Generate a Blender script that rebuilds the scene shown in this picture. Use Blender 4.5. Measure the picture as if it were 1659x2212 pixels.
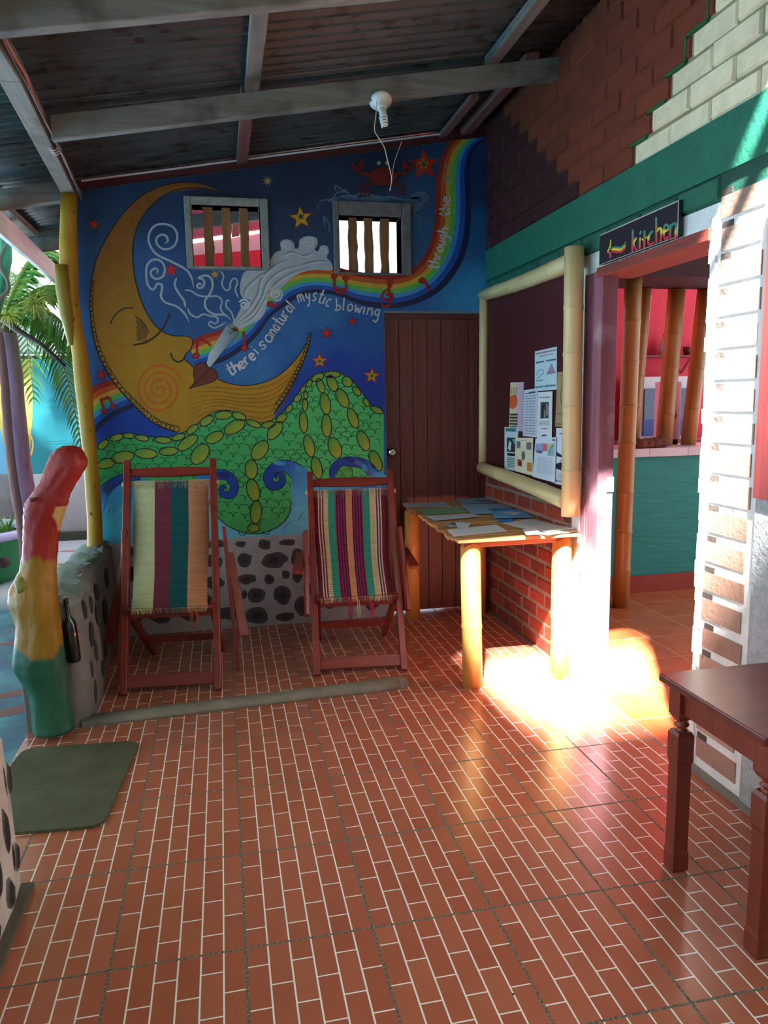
import bpy, bmesh, math, random
from mathutils import Vector, Matrix, geometry

# ------------------------------------------------------------------ scene, camera, light
for o in list(bpy.data.objects):
    bpy.data.objects.remove(o)
SC = bpy.context.scene
COL = SC.collection
R = math.radians

FPX = 1626.84                      # focal length in pixels of the 1659 x 2212 frame
CAM = Vector((0.003, -1.8078, 1.40))
YAW, PITCH, ROLL = 0.2089791, 0.1471179, 0.0172498
_f = Vector((math.sin(YAW)*math.cos(PITCH), math.cos(YAW)*math.cos(PITCH), -math.sin(PITCH)))
_r0 = Vector((math.cos(YAW), -math.sin(YAW), 0.0))
_d0 = _f.cross(_r0)
_r = math.cos(ROLL)*_r0 + math.sin(ROLL)*_d0
_d = -math.sin(ROLL)*_r0 + math.cos(ROLL)*_d0
cam_data = bpy.data.cameras.new('camera')
cam_data.sensor_fit = 'VERTICAL'
cam_data.sensor_height = 32.0
cam_data.lens = 32.0*FPX/2212.0
cam_data.clip_start = 0.05
cam = bpy.data.objects.new('camera', cam_data)
cam.matrix_world = Matrix(((_r.x, -_d.x, -_f.x, CAM.x), (_r.y, -_d.y, -_f.y, CAM.y), (_r.z, -_d.z, -_f.z, CAM.z), (0, 0, 0, 1)))
COL.objects.link(cam)
SC.camera = cam

SC.view_settings.view_transform = 'Standard'
SC.view_settings.look = 'None'
SC.view_settings.gamma = 1.0
SC.view_settings.use_curve_mapping = False
SC.view_settings.exposure = 0.0
try:
    SC.cycles.use_denoising = True
    SC.cycles.max_bounces = 10
    SC.cycles.diffuse_bounces = 6
    SC.cycles.sample_clamp_indirect = 12.0
    SC.cycles.caustics_reflective = False
    SC.cycles.caustics_refractive = False
except Exception:
    pass

SKY = 2.7
SUN = 160.0
world = bpy.data.worlds.new('sky')
SC.world = world
world.use_nodes = True
_bg = world.node_tree.nodes['Background']
_bg.inputs[0].default_value = (0.78, 0.89, 1.0, 1)
_bg.inputs[1].default_value = SKY
SUN_DIR = Vector((0.45, 1.0, -1.3)).normalized()
sl = bpy.data.lights.new('sun', 'SUN')
sl.energy = SUN
sl.angle = R(3.5)
sl.color = (1.0, 0.98, 0.94)
sun = bpy.data.objects.new('sun', sl)
sun.rotation_euler = SUN_DIR.to_track_quat('-Z', 'Y').to_euler()
sun.location = (-2, -4, 8)
COL.objects.link(sun)

# ------------------------------------------------------------------ helpers
def ray(u, v):
    return _r*((u-829.5)/FPX) + _d*((v-1106.0)/FPX) + _f

def at_y(u, v, y):
    d = ray(u, v); return CAM + d*((y-CAM.y)/d.y)

def at_x(u, v, x):
    d = ray(u, v); return CAM + d*((x-CAM.x)/d.x)

def at_z(u, v, z):
    d = ray(u, v); return CAM + d*((z-CAM.z)/d.z)

def lin(c):
    return tuple(((x/255.0)/12.92 if x <= 10.3 else (((x/255.0)+0.055)/1.055)**2.4) for x in c)

def hx(*c):
    l = lin(c); return (l[0], l[1], l[2], 1.0)

def mix(a, b, t):
    return tuple(a[i]*(1-t)+b[i]*t for i in range(len(a)))

def catmull(pts, n=6, closed=False):
    P = [Vector(p) for p in pts]
    if len(P) < 3:
        return P
    out = []
    m = len(P)
    rng = range(m) if closed else range(m-1)
    for i in rng:
        p0 = P[(i-1) % m] if (closed or i > 0) else P[0]*2-P[1]
        p1 = P[i]; p2 = P[(i+1) % m]
        p3 = P[(i+2) % m] if (closed or i+2 < m) else P[-1]*2-P[-2]
        for k in range(n):
            t = k/n
            out.append(0.5*((2*p1)+(p2-p0)*t+(2*p0-5*p1+4*p2-p3)*t*t+(3*p1-p0-3*p2+p3)*t*t*t))
    if not closed:
        out.append(P[-1].copy())
    return out

# ------------------------------------------------------------------ materials
_mats = {}
def mat(name, rgb=(128, 128, 128), rough=0.6, var=0.12, scale=6.0, bump=0.0, bscale=40.0, spec=0.4, col=False, stretch=(1, 1, 1), metal=0.0, dark=None, darkth=0.62, coat=0.0):
    """painted / rough surface: base colour (or the mesh's paint colours) broken up by noise"""
    if name in _mats:
        return _mats[name]
    m = bpy.data.materials.new(name); m.use_nodes = True
    nt = m.node_tree; N = nt.nodes; L = nt.links
    bs = N['Principled BSDF']
    tc = N.new('ShaderNodeTexCoord')
    mp = N.new('ShaderNodeMapping'); mp.inputs['Scale'].default_value = stretch
    L.new(tc.outputs['Object'], mp.inputs[0])
    nz = N.new('ShaderNodeTexNoise'); nz.inputs['Scale'].default_value = scale; nz.inputs['Detail'].default_value = 6; nz.inputs['Roughness'].default_value = 0.6
    L.new(mp.outputs[0], nz.inputs['Vector'])
    mr = N.new('ShaderNodeMapRange'); mr.inputs[1].default_value = 0.25; mr.inputs[2].default_value = 0.75
    mr.inputs[3].default_value = 1-var; mr.inputs[4].default_value = 1+var
    L.new(nz.outputs[0], mr.inputs[0])
    ml = N.new('ShaderNodeVectorMath'); ml.operation = 'SCALE'
    if col:
        at = N.new('ShaderNodeAttribute'); at.attribute_name = 'Col'
        L.new(at.outputs['Color'], ml.inputs[0])
    else:
        ml.inputs[0].default_value = lin(rgb)
    L.new(mr.outputs[0], ml.inputs['Scale'])
    out = ml.outputs[0]
    if dark is not None:
        n2 = N.new('ShaderNodeTexNoise'); n2.inputs['Scale'].default_value = scale*3.1; n2.inputs['Detail'].default_value = 8
        L.new(mp.outputs[0], n2.inputs['Vector'])
        r2 = N.new('ShaderNodeMapRange'); r2.inputs[1].default_value = darkth; r2.inputs[2].default_value = darkth+0.08
        L.new(n2.outputs[0], r2.inputs[0])
        mx = N.new('ShaderNodeMix'); mx.data_type = 'RGBA'
        L.new(r2.outputs[0], mx.inputs[0]); L.new(out, mx.inputs[6]); mx.inputs[7].default_value = hx(*dark)
        out = mx.outputs[2]
    L.new(out, bs.inputs['Base Color'])
    bs.inputs['Roughness'].default_value = rough
    bs.inputs['Specular IOR Level'].default_value = spec
    bs.inputs['Metallic'].default_value = metal
    if coat:
        bs.inputs['Coat Weight'].default_value = coat
    if bump:
        n3 = N.new('ShaderNodeTexNoise'); n3.inputs['Scale'].default_value = bscale; n3.inputs['Detail'].default_value = 5
        L.new(mp.outputs[0], n3.inputs['Vector'])
        bp = N.new('ShaderNodeBump'); bp.inputs['Strength'].default_value = bump; bp.inputs['Distance'].default_value = 0.01
        L.new(n3.outputs[0], bp.inputs['Height']); L.new(bp.outputs[0], bs.inputs['Normal'])
    _mats[name] = m
    return m

def math_node(nt, op, a, b=None, c=None):
    n = nt.nodes.new('ShaderNodeMath'); n.operation = op
    for i, x in enumerate((a, b, c)):
        if x is None: continue
        if isinstance(x, (int, float)): n.inputs[i].default_value = x
        else: nt.links.new(x, n.inputs[i])
    return n.outputs[0]

TW, TL = 0.33632, 0.42046           # floor tile width (x) and length (y)
def floor_tiles():
    """big printed tiles, each showing six columns of little bricks with white joints; grey grout between tiles"""
    m = bpy.data.materials.new('brick_printed_floor_tile'); m.use_nodes = True
    nt = m.node_tree; N = nt.nodes; L = nt.links
    bs = N['Principled BSDF']
    tc = N.new('ShaderNodeTexCoord'); sx = N.new('ShaderNodeSeparateXYZ')
    L.new(tc.outputs['Object'], sx.inputs[0])
    M = lambda *a: math_node(nt, *a)
    tx = M('DIVIDE', sx.outputs[0], TW); ty = M('DIVIDE', sx.outputs[1], TL)
    fx = M('FLOORED_MODULO', tx, 1.0); fy = M('FLOORED_MODULO', ty, 1.0)
    c6 = M('MULTIPLY', fx, 6.0); ci = M('FLOOR', c6); cf = M('FRACT', c6)
    odd = M('FLOORED_MODULO', ci, 2.0)
    r3 = M('ADD', M('MULTIPLY', fy, 3.0), M('SUBTRACT', 0.5, M('MULTIPLY', odd, 0.5)))
    rf = M('FRACT', r3); ri = M('FLOOR', r3)
    # distance to brick edges in metres
    dx = M('MULTIPLY', M('MINIMUM', cf, M('SUBTRACT', 1.0, cf)), TW/6)
    dy = M('MULTIPLY', M('MINIMUM', rf, M('SUBTRACT', 1.0, rf)), TL/3)
    joint = M('MAXIMUM', M('LESS_THAN', dx, 0.0021), M('LESS_THAN', dy, 0.0019))
    gx = M('MULTIPLY', M('MINIMUM', fx, M('SUBTRACT', 1.0, fx)), TW)
    gy = M('MULTIPLY', M('MINIMUM', fy, M('SUBTRACT', 1.0, fy)), TL)
    nz = N.new('ShaderNodeTexNoise'); nz.inputs['Scale'].default_value = 60.0; nz.inputs['Detail'].default_value = 4
    L.new(tc.outputs['Object'], nz.inputs['Vector'])
    wob = M('MULTIPLY', M('SUBTRACT', nz.outputs[0], 0.5), 0.003)
    gd = M('ADD', M('MINIMUM', gx, gy), wob)
    grout = M('LESS_THAN', gd, 0.0036)
    # brick colour
    comb = N.new('ShaderNodeCombineXYZ')
    L.new(M('ADD', M('MULTIPLY', M('FLOOR', tx), 6.0), ci), comb.inputs[0]); L.new(M('ADD', M('MULTIPLY', M('FLOOR', ty), 7.0), ri), comb.inputs[1])
    wn = N.new('ShaderNodeTexWhiteNoise'); L.new(comb.outputs[0], wn.inputs[0])
    big = N.new('ShaderNodeTexNoise'); big.inputs['Scale'].default_value = 9.0; big.inputs['Detail'].default_value = 3
    L.new(tc.outputs['Object'], big.inputs['Vector'])
    ramp = N.new('ShaderNodeMix'); ramp.data_type = 'RGBA'
    L.new(M('ADD', M('MULTIPLY', wn.outputs[0], 0.45), M('MULTIPLY', big.outputs[0], 0.55)), ramp.inputs[0])
    ramp.inputs[6].default_value = hx(164, 88, 64); ramp.inputs[7].default_value = hx(184, 112, 84)
    j = N.new('ShaderNodeMix'); j.data_type = 'RGBA'
    L.new(joint, j.inputs[0]); L.new(ramp.outputs[2], j.inputs[6]); j.inputs[7].default_value = hx(250, 246, 238)
    n2 = N.new('ShaderNodeTexNoise'); n2.inputs['Scale'].default_value = 140.0; n2.inputs['Detail'].default_value = 3
    L.new(tc.outputs['Object'], n2.inputs['Vector'])
    gc = N.new('ShaderNodeMix'); gc.data_type = 'RGBA'
    gr = N.new('ShaderNodeMapRange'); gr.inputs[1].default_value = 0.4; gr.inputs[2].default_value = 0.65
    L.new(n2.outputs[0], gr.inputs[0]); L.new(gr.outputs[0], gc.inputs[0])
    gc.inputs[6].default_value = hx(80, 76, 66); gc.inputs[7].default_value = hx(140, 132, 114)
    g = N.new('ShaderNodeMix'); g.data_type = 'RGBA'
    L.new(grout, g.inputs[0]); L.new(j.outputs[2], g.inputs[6]); L.new(gc.outputs[2], g.inputs[7])
    # a few dark specks and paint spots
    sp = N.new('ShaderNodeTexVoronoi'); sp.inputs['Scale'].default_value = 7.0
    L.new(tc.outputs['Object'], sp.inputs['Vector'])
    spot = M('LESS_THAN', sp.outputs['Distance'], 0.022)
    s = N.new('ShaderNodeMix'); s.data_type = 'RGBA'
    L.new(spot, s.inputs[0]); L.new(g.outputs[2], s.inputs[6]); s.inputs[7].default_value = hx(92, 40, 28)
    L.new(s.outputs[2], bs.inputs['Base Color'])
    rr = N.new('ShaderNodeMapRange'); rr.inputs[3].default_value = 0.20; rr.inputs[4].default_value = 0.27
    L.new(big.outputs[0], rr.inputs[0])
    L.new(M('MAXIMUM', rr.outputs[0], M('MULTIPLY', grout, 0.9)), bs.inputs['Roughness'])
    bs.inputs['Specular IOR Level'].default_value = 0.5
    bp = N.new('ShaderNodeBump'); bp.inputs['Strength'].default_value = 0.5; bp.inputs['Distance'].default_value = 0.003
    L.new(M('SUBTRACT', 1.0, grout), bp.inputs['Height']); L.new(bp.outputs[0], bs.inputs['Normal'])
    return m

def square_tiles(name, a, b, size, joint, jw, rough=0.3):
    m = bpy.data.materials.new(name); m.use_nodes = True
    nt = m.node_tree; N = nt.nodes; L = nt.links; bs = N['Principled BSDF']
    tc = N.new('ShaderNodeTexCoord'); sx = N.new('ShaderNodeSeparateXYZ'); L.new(tc.outputs['Object'], sx.inputs[0])
    M = lambda *x: math_node(nt, *x)
    def edge(s):
        f = M('FLOORED_MODULO', M('DIVIDE', s, size), 1.0)
        return M('MULTIPLY', M('MINIMUM', f, M('SUBTRACT', 1.0, f)), size)
    e = M('LESS_THAN', M('MINIMUM', edge(sx.outputs[0]), edge(sx.outputs[1])), jw)
    nz = N.new('ShaderNodeTexNoise'); nz.inputs['Scale'].default_value = 7.0; nz.inputs['Detail'].default_value = 6; nz.inputs['Roughness'].default_value = 0.65
    L.new(tc.outputs['Object'], nz.inputs['Vector'])
    c = N.new('ShaderNodeMix'); c.data_type = 'RGBA'; r = N.new('ShaderNodeMapRange'); r.inputs[1].default_value = 0.3; r.inputs[2].default_value = 0.7
    L.new(nz.outputs[0], r.inputs[0]); L.new(r.outputs[0], c.inputs[0]); c.inputs[6].default_value = hx(*a); c.inputs[7].default_value = hx(*b)
    g = N.new('ShaderNodeMix'); g.data_type = 'RGBA'; L.new(e, g.inputs[0]); L.new(c.outputs[2], g.inputs[6]); g.inputs[7].default_value = hx(*joint)
    L.new(g.outputs[2], bs.inputs['Base Color']); bs.inputs['Roughness'].default_value = rough
    return m

def wood(name, rgb, rgb2, rough=0.5, axis=2, scale=14.0, bump=0.15, dirt=None, stretch=None):
    """grain running along one local axis"""
    if name in _mats: return _mats[name]
    m = bpy.data.materials.new(name); m.use_nodes = True
    nt = m.node_tree; N = nt.nodes; L = nt.links; bs = N['Principled BSDF']
    tc = N.new('ShaderNodeTexCoord'); mp = N.new('ShaderNodeMapping')
    s = [1.0, 1.0, 1.0]; s[axis] = 0.06
    mp.inputs['Scale'].default_value = stretch or s
    L.new(tc.outputs['Object'], mp.inputs[0])
    nz = N.new('ShaderNodeTexNoise'); nz.inputs['Scale'].default_value = scale*3; nz.inputs['Detail'].default_value = 6; nz.inputs['Distortion'].default_value = 0.6
    L.new(mp.outputs[0], nz.inputs['Vector'])
    r = N.new('ShaderNodeMapRange'); r.inputs[1].default_value = 0.3; r.inputs[2].default_value = 0.7
    L.new(nz.outputs[0], r.inputs[0])
    c = N.new('ShaderNodeMix'); c.data_type = 'RGBA'; L.new(r.outputs[0], c.inputs[0]); c.inputs[6].default_value = hx(*rgb); c.inputs[7].default_value = hx(*rgb2)
    out = c.outputs[2]
    if dirt:
        n2 = N.new('ShaderNodeTexNoise'); n2.inputs['Scale'].default_value = 5.0; n2.inputs['Detail'].default_value = 8
        L.new(tc.outputs['Object'], n2.inputs['Vector'])
        r2 = N.new('ShaderNodeMapRange'); r2.inputs[1].default_value = 0.52; r2.inputs[2].default_value = 0.72
        L.new(n2.outputs[0], r2.inputs[0])
        c2 = N.new('ShaderNodeMix'); c2.data_type = 'RGBA'; L.new(r2.outputs[0], c2.inputs[0]); L.new(out, c2.inputs[6]); c2.inputs[7].default_value = hx(*dirt)
        out = c2.outputs[2]
    L.new(out, bs.inputs['Base Color']); bs.inputs['Roughness'].default_value = rough
    bp = N.new('ShaderNodeBump'); bp.inputs['Strength'].default_value = bump; bp.inputs['Distance'].default_value = 0.004
    L.new(nz.outputs[0], bp.inputs['Height']); L.new(bp.outputs[0], bs.inputs['Normal'])
    _mats[name] = m
    return m

# ------------------------------------------------------------------ mesh builder
class MB:
    def __init__(s):
        s.bm = bmesh.new(); s.cl = s.bm.loops.layers.float_color.new('Col'); s.mi = 0; s.smooth = False; s.c = (0.5, 0.5, 0.5, 1)
    def face(s, vs, cols=None, c=None, smooth=None):
        try: f = s.bm.faces.new(vs)
        except ValueError: return None
        f.material_index = s.mi; f.smooth = s.smooth if smooth is None else smooth
        cc = c or s.c
        for i, l in enumerate(f.loops):
            l[s.cl] = cols[i] if cols else cc
        return f
    def v(s, p): return s.bm.verts.new(p)
    def poly(s, pts, c=None, cols=None): return s.face([s.v(p) for p in pts], cols, c)
    def hexa(s, P, c=None):
        """8 points: bottom ring 0-3, top ring 4-7"""
        V = [s.v(p) for p in P]
        for q in ((3, 2, 1, 0), (4, 5, 6, 7), (0, 1, 5, 4), (1, 2, 6, 5), (2, 3, 7, 6), (3, 0, 4, 7)):
            s.face([V[i] for i in q], c=c, smooth=False)
        return V
    def box(s, x0, x1, y0, y1, z0, z1, c=None):
        return s.hexa([(x0, y0, z0), (x1, y0, z0), (x1, y1, z0), (x0, y1, z0), (x0, y0, z1), (x1, y0, z1), (x1, y1, z1), (x0, y1, z1)], c)
    def bar(s, a, b, w, h, up=(0, 0, 1), c=None, w2=None, h2=None, bev=0.0):
        """oriented board from a to b, w wide across, h along 'up'"""
        a = Vector(a); b = Vector(b); d = (b-a).normalized(); up = Vector(up)
        sd = d.cross(up); sd.normalize(); u = sd.cross(d)
        w2 = w2 or w; h2 = h2 or h
        if bev <= 0:
            P = []
            for (p, ww, hh) in ((a, w, h), (b, w2, h2)):
                for i, j in ((-1, -1), (1, -1), (1, 1), (-1, 1)):
                    P.append(p+sd*(ww/2*i)+u*(hh/2*j))
            return s.hexa(P, c)
        rings = []
        for (p, ww, hh) in ((a, w, h), (b, w2, h2)):
            r = []
            for i, j in ((-1, -1), (1, -1), (1, 1), (-1, 1)):
                if i*j > 0:
                    r.append(p+sd*(ww/2*i)+u*((hh/2-bev)*j)); r.append(p+sd*((ww/2-bev)*i)+u*(hh/2*j))
                else:
                    r.append(p+sd*((ww/2-bev)*i)+u*(hh/2*j)); r.append(p+sd*(ww/2*i)+u*((hh/2-bev)*j))
            # order for a consistent octagon
            r.sort(key=lambda q: math.atan2((q-p).dot(u), (q-p).dot(sd)))
            rings.append(r)
        s.loft(rings, c=c, smooth=False)
    def loft(s, rings, cap=True, c=None, cols=None, smooth=None, closed=True):
        V = [[s.v(p) for p in r] for r in rings]
        n = len(V[0])
        for i in range(len(V)-1):
            for j in range(n if closed else n-1):
                k = (j+1) % n
                cc = None
                if cols: cc = [cols[i], cols[i], cols[i+1], cols[i+1]]
                s.face([V[i][j], V[i][k], V[i+1][k], V[i+1][j]], cc, c, smooth)
        if cap:
            s.face(list(reversed(V[0])), [cols[0]]*n if cols else None, c, False)
            s.face(V[-1], [cols[-1]]*n if cols else None, c, False)
        return V
    def tube(s, path, rad, seg=10, c=None, cols=None, cap=True, smooth=True):
        P = [Vector(p) for p in path]; rings = []; n = len(P)
        prev = None
        for i, p in enumerate(P):
            t = (P[min(i+1, n-1)]-P[max(i-1, 0)]).normalized()
            if prev is None:
                a = Vector((0, 0, 1)) if abs(t.z) < 0.9 else Vector((1, 0, 0))
                x = t.cross(a).normalized()
            else:
                x = (prev-t*prev.dot(t)).normalized()
            prev = x; y = t.cross(x)
            r = rad[i] if isinstance(rad, (list, tuple)) else rad
            rings.append([p+(x*math.cos(2*math.pi*k/seg)+y*math.sin(2*math.pi*k/seg))*r for k in range(seg)])
        s.loft(rings, cap, c, cols, smooth)
    def lathe(s, prof, o, axis=(0, 0, 1), seg=20, c=None, cols=None, cap=True, smooth=True):
        """profile [(radius, height)] turned about an axis through o"""
        ax = Vector(axis).normalized(); o = Vector(o)
        a = Vector((1, 0, 0)) if abs(ax.x) < 0.9 else Vector((0, 1, 0))
        x = ax.cross(a).normalized(); y = ax.cross(x)
        s.loft([[o+ax*h+(x*math.cos(2*math.pi*k/seg)+y*math.sin(2*math.pi*k/seg))*max(r, 0.0004) for k in range(seg)] for r, h in prof], cap, c, cols, smooth)
    def prism(s, pts, vec, c=None, cside=None):
        """flat outline pts given a thickness vec"""
        vec = Vector(vec)
        A = [s.v(p) for p in pts]; B = [s.v(Vector(p)+vec) for p in pts]; n = len(A)
        s.face(list(reversed(A)), c=c, smooth=False); s.face(B, c=c, smooth=False)
        for i in range(n):
            s.face([A[i], A[(i+1) % n], B[(i+1) % n], B[i]], c=cside or c, smooth=False)
    def blob(s, o, r, seg=12, rings=8, jit=0.0, rnd=None, c=None):
        o = Vector(o); R_ = []
        for i in range(rings+1):
            th = math.pi*i/rings; row = []
            for k in range(seg):
                ph = 2*math.pi*k/seg
                q = 1+(rnd.uniform(-jit, jit) if rnd else 0)
                row.append(o+Vector((r[0]*math.sin(th)*math.cos(ph)*q, r[1]*math.sin(th)*math.sin(ph)*q, -r[2]*math.cos(th)*q)) + Vector((0.0003*math.cos(ph), 0.0003*math.sin(ph), 0)))
            R_.append(row)
        s.loft(R_, True, c, None, True)
    def build(s, name, mats, parent=None, bevel=0.0, bseg=2, norm=True, origin=None):
        if norm: bmesh.ops.recalc_face_normals(s.bm, faces=s.bm.faces)
        me = bpy.data.meshes.new(name); 
        o_ = Vector(origin) if origin is not None else None
        if o_ is not None: bmesh.ops.translate(s.bm, verts=s.bm.verts, vec=-o_)
        s.bm.to_mesh(me); s.bm.free()
        for m in (mats if isinstance(mats, (list, tuple)) else [mats]): me.materials.append(m)
        ob = bpy.data.objects.new(name, me); COL.objects.link(ob)
        if o_ is not None: ob.location = o_
        if parent is not None:
            ob.parent = parent
            ob.matrix_parent_inverse = Matrix.Translation(-parent.location)
        if bevel:
            b = ob.modifiers.new('bevel', 'BEVEL'); b.width = bevel; b.segments = bseg; b.limit_method = 'ANGLE'; b.angle_limit = R(40)
        return ob

def tag(o, label, cat, group=None):
    o['label'] = label; o['category'] = cat
    if group: o['group'] = group
    return o

def thing(name, loc, label, cat, group=None):
    o = bpy.data.objects.new(name, None); o.empty_display_size = 0.05; COL.objects.link(o); o.location = loc
    return tag(o, label, cat, group)

def struct(o):
    o['kind'] = 'structure'; return o
# ------------------------------------------------------------------ the setting
rnd = random.Random(7)
YB = 2.87                                   # front face of the mural wall
XR = 1.69                                   # face of the brick wall on the kitchen side
SL = 0.1707                                 # slope of the roof across x
def top_z(x): return 2.586 + SL*(x+0.728)   # top of the mural wall
def roof_z(x): return 2.622 + SL*(x+0.728)  # top of the rafters

b = MB(); b.box(-0.88, 1.70, -4.2, 2.97, -0.16, 0.0)
struct(b.build('floor', floor_tiles()))
b = MB(); b.box(1.70, 5.0, -0.6, 4.7, -0.16, 0.0)
struct(b.build('floor_kitchen', square_tiles('kitchen_floor_tile', (178, 84, 46), (200, 112, 66), 0.34, (214, 180, 150), 0.002)))
b = MB(); b.box(-0.95, 5.0, 2.97, 7.0, -0.16, -0.001)
struct(b.build('floor_rear', mat('rear_yard_concrete', (190, 120, 115), 0.8, 0.15, 3.0)))

# patio outside, painted like water
def patio_mat():
    m = bpy.data.materials.new('painted_patio'); m.use_nodes = True
    nt = m.node_tree; N = nt.nodes; L = nt.links; bs = N['Principled BSDF']
    tc = N.new('ShaderNodeTexCoord'); mp = N.new('ShaderNodeMapping'); mp.inputs['Scale'].default_value = (1, 1.0, 1)
    L.new(tc.outputs['Object'], mp.inputs[0])
    nz = N.new('ShaderNodeTexNoise'); nz.inputs['Scale'].default_value = 3.2; nz.inputs['Detail'].default_value = 5
    L.new(mp.outputs[0], nz.inputs['Vector'])
    cr = N.new('ShaderNodeValToRGB'); e = cr.color_ramp.elements
    e[0].position = 0.36; e[0].color = hx(34, 58, 100); e[1].position = 0.70; e[1].color = hx(70, 140, 146)
    q = cr.color_ramp.elements.new(0.5); q.color = hx(40, 92, 116)
    L.new(nz.outputs[0], cr.inputs[0])
    sx = N.new('ShaderNodeSeparateXYZ'); L.new(tc.outputs['Object'], sx.inputs[0])
    mr = N.new('ShaderNodeMapRange'); mr.inputs[1].default_value = 4.3; mr.inputs[2].default_value = 4.9
    L.new(sx.outputs[1], mr.inputs[0])
    mx = N.new('ShaderNodeMix'); mx.data_type = 'RGBA'; L.new(mr.outputs[0], mx.inputs[0]); L.new(cr.outputs[0], mx.inputs[6]); mx.inputs[7].default_value = hx(186, 184, 190)
    L.new(mx.outputs[2], bs.inputs['Base Color']); bs.inputs['Roughness'].default_value = 0.55
    return m
b = MB(); b.box(-9.0, -0.88, -5.0, 9.0, -0.35, -0.16)
struct(b.build('floor_patio', patio_mat()))

# ---- mural wall body (the paint is added by the mural section into the same mesh)
WIN = [(-0.112, 0.282, 2.193, 2.534), (0.748, 1.133, 2.172, 2.503)]
DX0, DX1, DZ = 1.018, 1.69, 1.935
XL = -0.80
def wall_back_body(b):
    xs = [XL, WIN[0][0], WIN[0][1], WIN[1][0], DX0, WIN[1][1], 1.85]
    y0, y1 = YB, YB+0.13
    grey = hx(120, 122, 124)
    for i in range(len(xs)-1):
        x0, x1 = xs[i], xs[i+1]; xm = (x0+x1)/2
        cuts = [(0.0 if xm < DX0 else DZ, None)]
        z = [cuts[0][0]]
        for w in WIN:
            if w[0]-1e-6 <= x0 and x1 <= w[1]+1e-6: z += [w[2], w[3]]
        z.append(None)
        for k in range(0, len(z), 2):
            za, zb = z[k], z[k+1]
            t0 = top_z(x0) if zb is None else zb; t1 = top_z(x1) if zb is None else zb
            b.hexa([(x0, y0, za), (x1, y0, za), (x1, y1, za), (x0, y1, za), (x0, y0, t0), (x1, y0, t1), (x1, y1, t1), (x0, y1, t0)], grey)

# ---- bricks
def brick_course_wall(b, x, y0, y1, z0, z1, ch, bl, colf, prot=0.008, gap=0.008, seed=1, ylim=None):
    """raised brick faces on a wall plane x = const looking towards -x"""
    r = random.Random(seed)
    n = int(round((z1-z0)/ch))
    for i in range(n):
        za = z0+i*ch; zb = za+ch
        y = y0-(bl/2 if i % 2 else 0.0)-bl
        while y < y1:
            ya = max(y0, y); yb = min(y1, y+bl)
            if yb-ya > 0.03:
                q = [r.uniform(-0.003, 0.003) for _ in range(8)]
                a0, a1, c0, c1 = ya+gap/2+q[0], yb-gap/2+q[1], za+gap/2+q[2], zb-gap/2+q[3]
                p = prot+q[4]
                col = colf((ya+yb)/2, (za+zb)/2, r)
                e = 0.006
                A = [(x, a0, c0), (x, a1, c0), (x, a1, c1), (x, a0, c1)]
                B = [(x-p, a0+e, c0+e), (x-p, a1-e, c0+e), (x-p, a1-e, c1-e), (x-p, a0+e, c1-e)]
                VA = [b.v(t) for t in A]; VB = [b.v(t) for t in B]
                b.face(VB, c=col)
                for k in range(4): b.face([VA[k], VA[(k+1) % 4], VB[(k+1) % 4], VB[k]], c=col)
            y += bl

def jit(c, r, a=0.12):
    k = 1+r.uniform(-a, a); return (c[0]*k, c[1]*k, c[2]*k, 1)

MAROON, RUST, CREAM, BEAM = hx(58, 18, 20), hx(116, 48, 26), hx(232, 214, 176), hx(30, 102, 80)
def upper_brick(y, z, r):
    # stepped edges between the three painted zones
    k = round((z-2.36)/0.0858)
    e1 = 1.16-0.122*k; e2 = 1.62+0.125*k
    if y < e1: return jit(CREAM, r, 0.07)
    if y < e2: return jit(RUST, r, 0.14)
    return jit(MAROON, r, 0.12)

wall_paint = mat('painted_brickwork', rough=0.62, var=0.16, scale=14, bump=0.35, bscale=60, col=True, dark=(52, 46, 40), darkth=0.70)
b = MB()
XB = XR+0.16
mort_dark = hx(70, 38, 30)
# upper wall above the green beam, split so that mortar matches each painted zone
for k in range(12):
    za, zb = 2.318+0.0858*k, 2.318+0.0858*(k+1)
    e1 = 1.16-0.122*k; e2 = 1.62+0.125*k
    for (p, q, c) in ((-4.0, e1, hx(136, 130, 100)), (e1, min(e2, 3.0), hx(104, 48, 28)), (e2, 3.0, hx(62, 26, 28))):
        if q > p: b.box(XR, XB, p, q, za, zb, c)
brick_course_wall(b, XR, -4.0, 3.0, 2.318, 2.318+0.0858*12, 0.0858, 0.244, upper_brick, 0.009, 0.010, 3)
# painted green seam between cream and rust bricks
for k in range(9):
    e = 1.16-0.122*k; z = 2.318+0.0858*k
    b.box(XR-0.010, XR, e-0.006, e+0.006, z, z+0.0858, hx(34, 92, 44))
    b.box(XR-0.010, XR, e-0.122, e, z+0.080, z+0.092, hx(34, 92, 44))
# concrete ring beam painted green
b.box(XR-0.014, XB, -4.0, 3.0, 2.132, 2.318, BEAM)
# green course under the beam
b.box(XR, XB, -4.0, 3.0, 2.045, 2.132, hx(24, 74, 60))
brick_course_wall(b, XR, 0.56, 3.0, 2.045, 2.132, 0.087, 0.25, lambda y, z, r: jit(hx(28, 92, 72), r), 0.010, 0.012, 5)
# brickwork under the notice board
b.box(XR, XB, 1.63, 3.0, 0.0, 2.045, hx(128, 118, 104))
brick_course_wall(b, XR, 1.63, 2.95, 0.0, 0.93, 0.0845, 0.205, lambda y, z, r: jit(mix(hx(150, 62, 42), hx(110, 52, 44), r.random()), r, 0.15), 0.004, 0.018, 11)
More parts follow.
